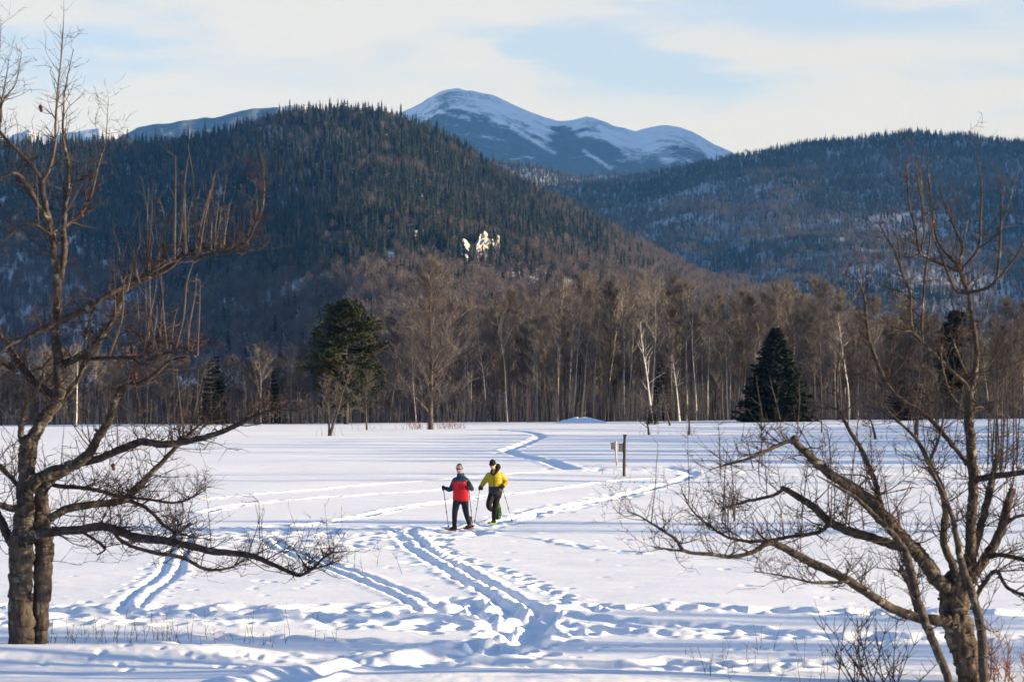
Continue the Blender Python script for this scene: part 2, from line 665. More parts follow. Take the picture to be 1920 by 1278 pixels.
# trails read off the photograph (pixel rows turned into ground points)
SKI_A = polyw([(752, 992), (775, 1018), (810, 1045), (852, 1072), (905, 1104), (955, 1132), (1000, 1160)])
SKI_B = polyw([(500, 1005), (530, 1032), (585, 1055), (650, 1078), (715, 1104), (775, 1133), (800, 1150)])
SKI_C = polyw([(345, 1002), (332, 1040), (322, 1070), (298, 1095), (268, 1120), (240, 1150)])
WALK = polyw([(760, 990), (830, 990), (890, 984), (950, 972), (1020, 958), (1100, 940), (1190, 920), (1255, 903), (1292, 890), (1296, 882), (1250, 876)])
FAR = polyw([(1070, 878), (1020, 866), (965, 852), (950, 844), (972, 834), (1000, 824), (1012, 817), (985, 811), (930, 807)])
for lat in (-0.20, 0.20):
    groove(SKI_A, 0.20, 0.10, 0.025, lat, 21, edge=0.06, rough=0.3)
    groove(SKI_B, 0.15, 0.075, 0.015, lat * 0.8, 31, edge=0.06, rough=0.25)
    groove(SKI_C, 0.15, 0.075, 0.012, lat * 0.8, 41, edge=0.06, rough=0.15)
trample(SKI_A, 1.8, 3.5, 0.05, size=(0.08, 0.15), lumps=0.4)
trample(polyw([(740, 1000), (790, 1055), (850, 1100), (930, 1150)]), 1.2, 3, 0.06)
prints(polyw([(826, 1012), (838, 1034), (880, 1056), (950, 1076), (1010, 1104), (1065, 1134), (1110, 1150)]), 0.42, 0.10, 0.13, 0.17)
groove(WALK, 0.6, 0.11, 0.05, 0, 51, edge=0.2)
trample(WALK, 1.1, 16, 0.10, lumps=0.5)
groove(FAR, 1.05, 0.18, 0.10, 0, 61, edge=0.4)
trample(FAR, 1.8, 6, 0.12, size=(0.2, 0.45), lumps=0.4)
trample(polyw([(1060, 874), (1180, 880), (1290, 880), (1420, 884), (1600, 890), (1800, 884)]), 3.0, 6, 0.12, size=(0.2, 0.4))
for pts, w_, d_ in (([(560, 985), (640, 974), (760, 952), (900, 931), (1040, 914), (1160, 898), (1240, 893)], 0.34, 0.12),
                    ([(380, 936), (480, 926), (640, 912), (760, 903), (900, 893), (1040, 884), (1240, 876)], 0.30, 0.10),
                    ([(380, 960), (470, 945), (640, 930), (760, 921), (900, 908)], 0.30, 0.10),
                    ([(960, 1003), (1040, 1014), (1110, 1024), (1200, 1036)], 0.10, 0.05)):
    P_ = polyw(pts)
    groove(P_, w_, d_, 0.05, 0, int(w_ * 900) + int(pts[0][0]), edge=0.12, rough=0.6)
    if d_ > 0.06:
        prints(P_, 0.55, 0.12, 0.06, 0.14)
# trampled crossing where the two walkers stand, running on across the view
trample(polyw([(380, 1003), (500, 996), (620, 992), (740, 994), (860, 988)]), 3.6, 30, 0.14, lumps=0.45)
trample(polyw([(700, 1012), (760, 1004), (820, 1000), (900, 994)]), 2.6, 26, 0.14, lumps=0.5)
trample(polyw([(440, 1015), (520, 1010), (600, 1030), (680, 1024)]), 3.0, 16, 0.08)
# the wide trodden lane across the foreground
trample(polyw([(-60, 1150), (150, 1150), (300, 1152), (500, 1152), (700, 1152), (860, 1150), (1000, 1155)]), 1.5, 40, 0.13, lumps=0.45)
trample(polyw([(-60, 1172), (300, 1168), (560, 1170), (800, 1172), (960, 1180)]), 1.2, 15, 0.12)
trample(polyw([(980, 1160), (1080, 1146), (1250, 1146), (1450, 1149), (1700, 1150), (1980, 1154)]), 0.5, 16, 0.19, size=(0.18, 0.34), lumps=0.3, rim=0.06)
groove(polyw([(1060, 1158), (1150, 1166), (1300, 1172), (1450, 1183), (1620, 1192), (1980, 1196)]), 0.7, 0.11, 0.05, 0, 71, edge=0.3, rough=0.5)
groove(polyw([(1080, 1178), (1250, 1186), (1400, 1188), (1560, 1196), (1980, 1204)]), 0.45, 0.10, 0.06, 0, 73, edge=0.2, rough=0.6)
trample(polyw([(1060, 1176), (1250, 1184), (1500, 1190), (1900, 1196)]), 0.9, 9, 0.09, lumps=0.65)
trample(polyw([(860, 1130), (930, 1150), (985, 1165), (1010, 1180), (985, 1200), (950, 1218), (920, 1230)]), 1.0, 60, 0.14, lumps=0.5)
groove(polyw([(1005, 1165), (1000, 1190), (965, 1212), (925, 1232)]), 0.5, 0.18, 0.10, 0, 75, edge=0.15, rough=0.6)
# broad path swinging out to the lower left, banked so that its far wall catches the sun
groove(polyw([(930, 1212), (860, 1226), (760, 1246), (640, 1262), (520, 1280)]), 1.0, 0.17, 0.06, 0, 77, edge=0.35, rough=0.35)
trample(polyw([(930, 1210), (800, 1224), (640, 1240), (440, 1250)]), 1.0, 14, 0.07, lumps=0.6)
for pts in ([(600, 1240), (760, 1248), (900, 1256)], [(840, 1246), (960, 1252), (1100, 1250), (1300, 1256), (1500, 1252)],
            [(1250, 1240), (1400, 1246), (1560, 1240)], [(400, 1195), (600, 1200), (800, 1206)], [(120, 1228), (300, 1232), (460, 1230)]):
    trample(polyw(pts), 0.7, 5, 0.10, size=(0.2, 0.4), lumps=0.2)
    groove(polyw(pts), 0.35, 0.07, 0.03, 0, int(pts[0][0]), edge=0.2, rough=1.0)
# scattered single prints and pole holes
for _ in range(220):
    px, py = RNG.uniform(60, 1860), RNG.choice([RNG.uniform(1010, 1140), RNG.uniform(1180, 1270)])
    g = gpt(px, py)
    stamp(g.x, g.y, RNG.uniform(.05, .12), RNG.uniform(.04, .08), RNG.uniform(0, 3), RNG.uniform(.03, .08), 0.01, RNG)
prints(polyw([(310, 1052), (285, 1062), (262, 1082), (228, 1116), (160, 1136)]), 0.9, 0.05, 0.06, 0.10)
prints(polyw([(350, 1062), (344, 1075), (330, 1112), (306, 1128)]), 0.9, 0.05, 0.06, 0.10)
# snow can only be pressed down or thrown up so far
dz = Z - ZFREE
Z = ZFREE + np.where(dz > 0, 0.06 * np.tanh(dz / 0.06), 0.17 * np.tanh(dz / 0.17))
for _ in range(1):                                     # settle: no edge in soft snow stays knife sharp
    Zi = Z[:, NO:NO + NC]
    Zi[1:-1, 1:-1] = 0.25 * Zi[1:-1, 1:-1] + 0.125 * (Zi[:-2, 1:-1] + Zi[2:, 1:-1] + Zi[1:-1, :-2] + Zi[1:-1, 2:]) + 0.0625 * (Zi[:-2, :-2] + Zi[:-2, 2:] + Zi[2:, :-2] + Zi[2:, 2:])
# fine crumbly roughness near the trodden places
gy, gx = np.gradient(Z[:, NO:NO + NC])
cr = np.clip(np.hypot(gx, gy) * 25, 0, 1) * smooth(120, 70, Y[:, NO:NO + NC])
Z[:, NO:NO + NC] += cr * 0.02 * fbm(X[:, NO:NO + NC] / 0.16, Y[:, NO:NO + NC] / 0.16, 91, 2)

me = bpy.data.meshes.new('snow_field')
nr, ncol = X.shape
idx = np.arange(nr * ncol).reshape(nr, ncol)
quads = np.stack([idx[:-1, :-1], idx[:-1, 1:], idx[1:, 1:], idx[1:, :-1]], -1).reshape(-1, 4)
me.vertices.add(nr * ncol)
me.vertices.foreach_set('co', np.stack([X, Y, Z], -1).astype(np.float32).ravel())
me.loops.add(quads.size)
me.loops.foreach_set('vertex_index', quads.astype(np.int32).ravel())
me.polygons.add(len(quads))
me.polygons.foreach_set('loop_start', (np.arange(len(quads)) * 4).astype(np.int32))
me.polygons.foreach_set('use_smooth', np.ones(len(quads), dtype=bool))
me.materials.append(M['snow'])
me.update(calc_edges=True)
tag(link('snow_field', me), kind='structure')


def ground_z(x, y):
    """height of the snow under a point"""
    i = int(np.clip(np.searchsorted(RY, y), 1, nr - 1))
    r = X[i]
    j = int(np.clip(np.searchsorted(r, x), 1, ncol - 1))
    return float(min(Z[i, j], Z[i, j - 1], Z[i - 1, j]))


# ------------------------------------------------------------------ tree generators
def rand_dir(rng, up):
    a = rng.uniform(0, 2 * math.pi)
    return Vector((math.cos(a) * math.sqrt(max(0, 1 - up * up)), math.sin(a) * math.sqrt(max(0, 1 - up * up)), up))


def path(p0, d, length, n, rng, wob=0.15, lift=0.0):
    pts = [Vector(p0)]
    d = Vector(d).normalized()
    for i in range(n):
        d = (d + Vector((rng.gauss(0, wob), rng.gauss(0, wob), rng.gauss(0, wob) + lift))).normalized()
        pts.append(pts[-1] + d * (length / n))
    return pts


def taper(r0, r1, n, p=1.0):
    return [r0 + (r1 - r0) * (i / (n - 1)) ** p for i in range(n)]


def twig_blade(mb, p, d, L_, w, rng, mi=0):
    """a thin two-faced twig sliver"""
    s = d.cross(Vector((rng.gauss(0, 1), rng.gauss(0, 1), rng.gauss(0, 1))))
    if s.length < 1e-6:
        return
    s = s.normalized() * (w / 2)
    e = p + d * L_
    mb.tri(p - s, p + s, e, mi)


def bare_tree(seed, h=18, r=0.18, first=0.35, nlimb=26, limb=0.28, up=(0.35, 0.8), twigs=9, tw=0.045, tl=1.0, k=6, lean=(0, 0), wob=0.05,
              sub=7, crown_shape=0.5, stems=1):
    """-> (trunk MB, crown MB) of a leafless tree, base at the origin"""
    rng = random.Random(seed)
    T, C = MB(), MB()
    for st in range(stems):
        n = 9
        ln = Vector((lean[0], lean[1], 1)) if stems == 1 else Vector((lean[0] + rng.uniform(-.22, .22), lean[1] + rng.uniform(-.2, .2), 1))
        hh = h * (1 if st == 0 else rng.uniform(0.75, 0.95))
        rr = r * (1 if st == 0 else 0.75)
        tp = path((0, 0, -0.3), ln, hh, n, rng, wob, 0.02)
        tr = taper(rr, rr * 0.10, n + 1, 0.9)
        T.tube(tp, tr, k)
        for i in range(nlimb):
            u = first + (1 - first) * ((i + rng.random()) / nlimb) ** 0.9
            fi = u * n
            i0 = min(int(fi), n - 1)
            p = tp[i0].lerp(tp[i0 + 1], fi - i0)
            r_at = tr[i0] + (tr[i0 + 1] - tr[i0]) * (fi - i0)
            v = (u - first) / (1 - first)
            env = (math.sin(math.pi * min(1, 0.18 + 0.82 * v)) ** 0.6) * (1 - crown_shape * v) + 0.12
            ll = hh * limb * env * rng.uniform(0.6, 1.15)
            d = rand_dir(rng, rng.uniform(*up))
            lp = path(p, d, ll, 4, rng, 0.12, 0.06)
            lr = taper(min(r_at * 0.6, 0.006 * ll + 0.02), 0.012, 5)
            T.tube(lp, lr, 4)
            for s in range(sub):
                w = rng.uniform(0.2, 1.0)
                q = lp[min(3, int(w * 4))].lerp(lp[min(4, int(w * 4) + 1)], w * 4 - int(w * 4))
                sd = (rand_dir(rng, rng.uniform(0.1, 0.9)) + d * 0.6).normalized()
                sl = ll * rng.uniform(0.22, 0.45)
                sp = path(q, sd, sl, 2, rng, 0.15, 0.1)
                C.tube(sp, [0.022, 0.016, 0.006], 3)
                for t in range(twigs):
                    w2 = rng.random()
                    q2 = sp[0].lerp(sp[1], w2 * 2) if w2 < 0.5 else sp[1].lerp(sp[2], w2 * 2 - 1)
                    td = (rand_dir(rng, rng.uniform(0.15, 0.98)) + sd * 0.5).normalized()
                    twig_blade(C, q2, td, tl * rng.uniform(0.4, 1.2), tw * rng.uniform(0.6, 1.3), rng)
    return T, C


def conifer(seed, h=11, rad=3.6, whorls=26, per=11, tuft=0.55, droop=-0.25, n_t=9, k=6, top_bias=1.0, columnar=0.0, low=0.03):
    """-> (trunk MB, crown MB): boughs in whorls carrying needle sprays"""
    rng = random.Random(seed)
    T, C = MB(), MB()
    T.tube([(0, 0, -0.3), (0.03, 0, h * 0.5), (0, 0.02, h)], [rad * 0.05 + 0.06, rad * 0.03 + 0.03, 0.015], k)
    for w in range(whorls):
        u = (w + rng.random() * 0.8) / whorls
        z = h * (low + (0.985 - low) * u)
        R = rad * ((1 - u) ** top_bias * (1 - columnar) + columnar * math.sin(math.pi * min(1, 0.15 + 0.8 * (1 - u)))) + 0.12
        for b in range(per):
            a = 2 * math.pi * (b + rng.random()) / per
            L_ = R * rng.uniform(0.72, 1.12)
            d = Vector((math.cos(a), math.sin(a), droop + 0.55 * u + rng.gauss(0, 0.08)))
            p0 = Vector((0, 0, z))
            p1 = p0 + d * L_ * 0.55
            p2 = p0 + Vector((d.x, d.y, d.z * 0.6 + 0.12)) * L_
            T.tube([p0, p1, p2], [0.03, 0.018, 0.006], 3)
            m = max(3, int(n_t * L_ / rad) + 2)
            for t in range(m):
                v = (t + rng.random()) / m
                q = p0.lerp(p1, v * 2) if v < 0.5 else p1.lerp(p2, v * 2 - 1)
                for s in (-1, 1):
                    sd = Vector((-math.sin(a) * s + math.cos(a) * 0.8, math.cos(a) * s + math.sin(a) * 0.8, rng.gauss(-0.15, 0.25))).normalized()
                    ln = tuft * rng.uniform(0.6, 1.3) * (0.6 + 0.5 * L_ / rad)
                    wv = Vector((rng.gauss(0, 1), rng.gauss(0, 1), rng.gauss(0, 1))).cross(sd).normalized() * ln * 0.22
                    C.quad(q, q + sd * ln * 0.5 + wv, q + sd * ln, q + sd * ln * 0.5 - wv)
    return T, C


def pine_tree_mesh(seed, h=15, rad=4.6):
    rng = random.Random(seed)
    T, C = MB(), MB()
    T.tube([(0, 0, -0.3), (0.1, 0, h * 0.3), (-0.05, 0.05, h * 0.65), (0, 0, h * 0.97)], [0.32, 0.26, 0.16, 0.03], 8)
    tops = [(0, 0, 1.0, 1.0), (2.2, 0.3, 0.78, 0.55), (-2.0, -0.4, 0.83, 0.6), (0.8, 1.2, 0.9, 0.6), (3.2, -0.6, 0.74, 0.42)]
    for i in range(170):
        u = rng.random() ** 0.8
        z = h * (0.10 + 0.88 * u)
        env = math.sin(math.pi * min(1, 0.22 + 0.76 * (u ** 1.1))) ** 0.75
        a = rng.uniform(0, 2 * math.pi)
        R = rad * env * rng.uniform(0.65, 1.1) + 0.3
        p0 = Vector((0, 0, z))
        p2 = p0 + Vector((math.cos(a) * R, math.sin(a) * R, R * rng.uniform(0.05, 0.35)))
        p1 = p0.lerp(p2, 0.5) - Vector((0, 0, 0.1 * R))
        T.tube([p0, p1, p2], [0.06, 0.04, 0.012], 3)
        for t in range(int(16 + 10 * R / rad)):
            v = 0.3 + 0.75 * rng.random()
            q = p0.lerp(p2, v) + Vector((rng.gauss(0, .25), rng.gauss(0, .25), rng.gauss(0.12, .22)))
            # a tuft: a small upright brush of needle blades
            for s in range(7):
                d = rand_dir(rng, rng.uniform(-0.2, 0.95))
                ln = rng.uniform(0.25, 0.55)
                wv = Vector((rng.gauss(0, 1), rng.gauss(0, 1), rng.gauss(0, 1))).cross(d).normalized() * ln * 0.2
                C.quad(q, q + d * ln * 0.55 + wv, q + d * ln, q + d * ln * 0.55 - wv)
    return T, C


# ------------------------------------------------------------------ scatter by geometry nodes (far woods only: "stuff")
def variants(name, meshes):
    c = bpy.data.collections.new(name)
    for i, m_ in enumerate(meshes):
        o = bpy.data.objects.new('%s_v%02d' % (name, i), m_)
        c.objects.link(o)
    return c


def scatter(name, pts, scl, rot, ind, coll, label=None):
    me_ = bpy.data.meshes.new(name)
    me_.vertices.add(len(pts))
    me_.vertices.foreach_set('co', np.asarray(pts, np.float32).ravel())
    for nm, ty, dat, fld in (('scl', 'FLOAT', scl, 'value'), ('rot', 'FLOAT', rot, 'value'), ('ind', 'INT', ind, 'value')):
        at_ = me_.attributes.new(nm, ty, 'POINT')
        at_.data.foreach_set(fld, np.asarray(dat, np.int32 if ty == 'INT' else np.float32))
    o = link(name, me_)
    tag(o, label, None, None, 'stuff')
    g = bpy.data.node_groups.new(name, 'GeometryNodeTree')
    g.interface.new_socket('Geometry', in_out='INPUT', socket_type='NodeSocketGeometry')
    g.interface.new_socket('Geometry', in_out='OUTPUT', socket_type='NodeSocketGeometry')
    N, L = g.nodes.new, g.links.new
    gi, go = N('NodeGroupInput'), N('NodeGroupOutput')
    ci = N('GeometryNodeCollectionInfo')
    ci.inputs['Collection'].default_value = coll
    ci.inputs['Separate Children'].default_value = True
    ci.inputs['Reset Children'].default_value = True
    ip = N('GeometryNodeInstanceOnPoints')
    ip.inputs['Pick Instance'].default_value = True

    def attr(nm, ty):
        a = N('GeometryNodeInputNamedAttribute')
        a.data_type = ty
        a.inputs['Name'].default_value = nm
        return a.outputs['Attribute']
    cx = N('ShaderNodeCombineXYZ')
    L(attr('rot', 'FLOAT'), cx.inputs[2])
    L(gi.outputs[0], ip.inputs['Points'])
    L(ci.outputs[0], ip.inputs['Instance'])
    L(attr('ind', 'INT'), ip.inputs['Instance Index'])
    L(cx.outputs[0], ip.inputs['Rotation'])
    L(attr('scl', 'FLOAT'), ip.inputs['Scale'])
    L(ip.outputs[0], go.inputs[0])
    md = o.modifiers.new('scatter', 'NODES')
    md.node_group = g
    return o


def far_conifer_mesh(seed):
    """15 m conifer of ragged tiers, cheap enough for tens of thousands"""
    rng = random.Random(seed)
    mb = MB()
    h, R = rng.uniform(11.5, 17.5), rng.uniform(1.6, 3.5)
    tiers = rng.randrange(7, 11)
    bias = rng.uniform(0.6, 1.15)
    lx, ly = rng.gauss(0, 0.25), rng.gauss(0, 0.25)
    mb.tube([(0, 0, -1), (0, 0, 6)], [0.25, 0.15], 3)
    for t in range(tiers):
        u = t / tiers
        z = h * (0.10 + 0.82 * u)
        r = (R * (1 - u) ** bias + 0.25) * rng.uniform(0.75, 1.15)
        n = 8
        a0 = rng.random() * 6
        for j in range(n):
            a = a0 + 2 * math.pi * (j + rng.uniform(-.3, .3)) / n
            rr = r * rng.uniform(0.65, 1.25)
            w = 0.55
            top = (lx * u, ly * u, z + 2.3 * (1 - 0.3 * u))
            tip = (math.cos(a) * rr, math.sin(a) * rr, z - 0.35 + rng.uniform(-.4, .4))
            l = (math.cos(a - w) * rr * 0.55, math.sin(a - w) * rr * 0.55, z + 0.3)
            r_ = (math.cos(a + w) * rr * 0.55, math.sin(a + w) * rr * 0.55, z + 0.3)
            mb.tri(top, l, tip)
            mb.tri(top, tip, r_)
    mb.tri((0.15, 0, h - 1), (-0.15, 0.1, h - 1), (0, 0, h + 0.6))
    return mb.mesh('far_conifer', M['far_conifer'])


def far_bare_mesh(seed, n=290, mat='far_twig', w=0.12):
    rng = random.Random(seed)
    mb = MB()
    h = 14.0
    mb.tube([(0, 0, -1), (rng.gauss(0, .2), rng.gauss(0, .2), 7), (rng.gauss(0, .4), rng.gauss(0, .4), 13)], [0.17, 0.12, 0.03], 4, mi=1)
    for i in range(11):
        z = rng.uniform(4, 10)
        d = rand_dir(rng, rng.uniform(0.5, 0.85))
        mb.tube([(0, 0, z), Vector((0, 0, z)) + d * rng.uniform(2.5, 4.2)], [0.07, 0.02], 3, mi=1)
    cz, rx, rz = 9.6, rng.uniform(2.3, 3.2), rng.uniform(4.0, 4.8)
    for i in range(n):
        d = rand_dir(rng, rng.uniform(-1, 1))
        rad = rng.random() ** 0.45
        p = Vector((d.x * rx * rad, d.y * rx * rad, cz + d.z * rz * rad))
        dd = Vector((d.x * 0.7, d.y * 0.7, rng.uniform(0.1, 1.1))).normalized()
        twig_blade(mb, p - dd * 0.5, dd, rng.uniform(0.9, 2.2), w * rng.uniform(0.7, 1.6), rng)
    return mb.mesh('far_bare', [M[mat], M['wood_bark']])


CON = variants('far_conifer', [far_conifer_mesh(100 + i) for i in range(12)])
BAR = variants('far_bare', [far_bare_mesh(200 + i) for i in range(12)])

# ------------------------------------------------------------------ hills and mountains
def profile(pts):
    xs = np.array([p[0] for p in pts], float)
    ys = np.array([p[1] for p in pts], float)
    return lambda x: np.interp(x, xs, ys)


def hill_surface(crest, Df, Dc, foot, amp, seed, curve=1.0, nscale=260.0, drift=0.0):
    """returns f(px, t) -> x, y, z arrays; t 0 foot, 1 crest, beyond 1 the far side"""

    def fn(px, t):
        px = np.asarray(px, float)
        t = np.asarray(t, float)
        tc = np.clip(t, 0, 1)
        f0 = Df(px) if callable(Df) else Df
        D = f0 + (Dc - f0) * t
        Dv = f0 + (Dc - f0) * tc
        cr = crest(px)
        if drift:                                      # ridges run down the face at a slant and fade into broad flanks
            sm = sum(crest(px - drift * (1 - tc) + k) for k in (-150, -100, -60, -30, 0, 30, 60, 100, 150)) / 9.0
            w_ = tc ** 1.6
            cr = crest(px - drift * (1 - tc) ** 1.2) * w_ + sm * (1 - w_)
        py = foot + (cr - foot) * tc ** curve
        v = (639 - py) / F
        yy = CP - v * SP
        zz = SP + v * CP
        x = (px - 960) / F / yy * D
        z = H + zz / yy * Dv
        z = z + amp * fbm(x / nscale, D / nscale, seed, 4) * np.sin(np.pi * np.clip(tc, 0, 1)) * 0.9
        z = z + amp * 0.25 * fbm(x / 60.0, D / 60.0, seed + 9, 2) * np.clip(tc * 3, 0, 1) * (t <= 1.0)
        z = z - np.clip(t - 1, 0, None) * (z * 0.9)
        z = np.where(t < 0, z + t * 200, z)
        return x, D, z
    return fn


def hill_mesh(name, fn, p0, p1, nx, nt, mat, color=None):
    pxs = np.linspace(p0, p1, nx)
    ts = np.concatenate([[-0.12], np.linspace(0, 1, nt), [1.05, 1.15, 1.4, 1.9]])
    PX, TT = np.meshgrid(pxs, ts)
    x, y_, z = fn(PX, TT)
    me_ = bpy.data.meshes.new(name)
    nrw, nc = PX.shape
    id_ = np.arange(nrw * nc).reshape(nrw, nc)
    q = np.stack([id_[:-1, :-1], id_[:-1, 1:], id_[1:, 1:], id_[1:, :-1]], -1).reshape(-1, 4)
    me_.from_pydata(np.stack([x, y_, z], -1).reshape(-1, 3).tolist(), [], q.tolist())
    me_.polygons.foreach_set('use_smooth', np.ones(len(q), dtype=bool))
    me_.materials.append(mat)
    if color is not None:
        a = me_.attributes.new('snowy', 'FLOAT', 'POINT')
        a.data.foreach_set('value', color(PX, TT, x, y_, z).astype(np.float32).ravel())
    me_.update()
    return tag(link(name, me_), kind='structure')


# the wooded hill behind the field
crestA = profile([(-260, 290), (-100, 287), (0, 280), (60, 277), (220, 279), (300, 280), (400, 262), (480, 240), (560, 222), (640, 217), (700, 222), (760, 232), (800, 252),
                  (850, 276), (900, 308), (950, 338), (1000, 362), (1060, 392), (1120, 422), (1180, 455), (1240, 487), (1300, 517), (1360, 540), (1440, 556), (1520, 575), (1700, 640), (1900, 700), (2200, 735)])
footA = profile([(-300, 2150), (0, 1950), (330, 1600), (700, 950), (860, 850), (2300, 850)])      # the slope turns away from the sun here
hillA = hill_surface(crestA, footA, 2900, 738, 11, 301, curve=0.92)
hill_mesh('wooded_hill', hillA, -260, 2200, 200, 60, M['hill_floor'])

# the farther hill on the other side of the valley
crestB = profile([(700, 480), (860, 420), (960, 372), (1060, 352), (1130, 345), (1200, 336), (1280, 317), (1340, 303), (1400, 291), (1480, 278), (1560, 267), (1640, 256), (1720, 251),
                  (1800, 256), (1860, 266), (1920, 270), (2000, 258), (2100, 215), (2250, 130), (2400, 60), (2700, -20), (3000, 0), (3300, 120)])  # crest past the view is added height, raised to shade this hill
hillB = hill_surface(crestB, 3100, 5000, 690, 22, 401, curve=0.9, nscale=380)
hill_mesh('far_wooded_hill', hillB, 700, 3300, 220, 50, M['far_hill_floor'])

# a low ridge between the two and another small one beyond
crestC = profile([(700, 320), (860, 312), (940, 309), (1000, 314), (1060, 331), (1120, 345), (1200, 370), (1320, 420)])
hillC = hill_surface(crestC, 4600, 5600, 520, 8, 451, nscale=300)
hill_mesh('valley_ridge', hillC, 700, 1320, 60, 16, M['far_hill_floor'])
crestD = profile([(1000, 350), (1080, 335), (1140, 328), (1190, 332), (1240, 345), (1360, 380)])
hillD = hill_surface(crestD, 6200, 6900, 420, 6, 471, nscale=300)
hill_mesh('low_ridge', hillD, 1000, 1360, 40, 12, M['far_hill_floor'])


def clear(px, py):
    """open ground below the rock faces on the hill"""
    return ((px > 866) & (px < 938) & (py > 462) & (py < 492)) | ((px > 766) & (px < 800) & (py > 438) & (py < 458)) | ((px > 722) & (px < 740) & (py > 470) & (py < 512))


def conifers_on(name, fn, n, p0, p1, prob, Df, Dc, seed, size, label_c, label_b, tmin=0.02, bare_keep=0.8, bsize=None):
    rg = np.random.RandomState(seed)
    px = rg.uniform(p0, p1, n)
    # even density on the ground: depth weighted by the fan's width
    f0 = Df(px) if callable(Df) else np.full(n, float(Df))
    D = np.sqrt(rg.uniform(f0.min() ** 2, (Dc * 1.012) ** 2, n))
    t = (D - f0) / (Dc - f0)
    ok = t > tmin
    px, t, f0 = px[ok], t[ok], f0[ok]
    n = len(px)
    x, y_, z = fn(px, t)
    v = (z - H) / y_
    py = HOR - F * v
    p = prob(px, py, x, y_)
    u = rg.uniform(0, 1, n)
    con = u < p
    dens = bare_keep(x, y_) if callable(bare_keep) else bare_keep
    keep = rg.uniform(0, 1, n) < np.where(con, 1, dens)
    keep &= ~clear(px, py)
    con &= ~clear(px, py)
    P = np.stack([x, y_, z - 0.4], -1)
    for nm, sel, coll, sz, lb in ((name + '_conifers', con, CON, size, label_c), (name + '_bare_trees', ~con & keep, BAR, bsize or size, label_b)):
        k = int(sel.sum())
        if k:
            scatter(nm, P[sel], rg.uniform(sz[0], sz[1], k) * np.where(rg.uniform(0, 1, k) < 0.12, 1.2, 1.0), rg.uniform(0, 6.28, k), rg.randint(0, 12, k), coll, lb)


def probA(px, py, x, y_):
    n = fbm(x / 160, y_ / 160, 501, 3)
    n2 = fbm(x / 45, y_ / 45, 511, 2)
    low = smooth(545, 455, py + 45 * n + 18 * n2 + np.clip(px - 820, 0, 500) * 0.06 - np.clip(330 - px, 0, 330) * (-0.22))
    p = 0.04 + 0.90 * low
    p *= 1 - 0.85 * np.exp(-(((px - 520) / 95) ** 2 + ((py - 262) / 32) ** 2) * 1.1)           # a bare patch by the top
    p *= 1 - 0.45 * smooth(900, 1150, px) * smooth(60, 10, py - crestA(px))                       # bare trees along the falling shoulder
    p = np.where(n2 > 0.55, p * 0.45, p)
    return np.clip(p, 0, 1)


def probB(px, py, x, y_):
    n = fbm(x / 210, y_ / 210, 601, 3)
    top = smooth(60, 8, py - crestB(px)) * smooth(1250, 1550, px)
    return np.clip(0.20 + 0.65 * top + 0.75 * smooth(0.05, 0.55, n), 0, 1)


conifers_on('hillside', hillA, 70000, -240, 2150, probA, footA, 2900, 11, (0.65, 1.5),
            'dark evergreen forest clothing the hill behind the field', 'grey brown leafless forest on the lower slopes of the hill', bare_keep=lambda x, y_: 1.0 - 0.62 * smooth(-40, -190, x) * smooth(-0.15, 0.35, fbm(x / 120, y_ / 200, 531, 3)), bsize=(0.7, 1.25))
conifers_on('far_hillside', hillB, 62000, 720, 2150, probB, 3100, 5000, 12, (0.7, 1.15),
            'blue dark evergreen forest on the farther hill', 'pale leafless forest with snow showing on the farther hill', bare_keep=lambda x, y_: 0.35 + 0.65 * smooth(0.55, 0.05, fbm(x / 170, y_ / 260, 621, 3)), bsize=(0.7, 1.05))
conifers_on('ridge', hillC, 11000, 820, 1300, lambda a, b, c, d: np.full(a.shape, 0.55), 4600, 5600, 13, (0.8, 1.2),
            'mixed evergreen trees on the low ridge in the valley', 'leafless trees on the low ridge in the valley')
conifers_on('low_ridge_wood', hillD, 2500, 1020, 1340, lambda a, b, c, d: np.full(a.shape, 0.8), 6200, 6900, 14, (0.9, 1.3),
            'dark evergreen trees on the small ridge below the mountain', 'leafless trees on the small ridge below the mountain')


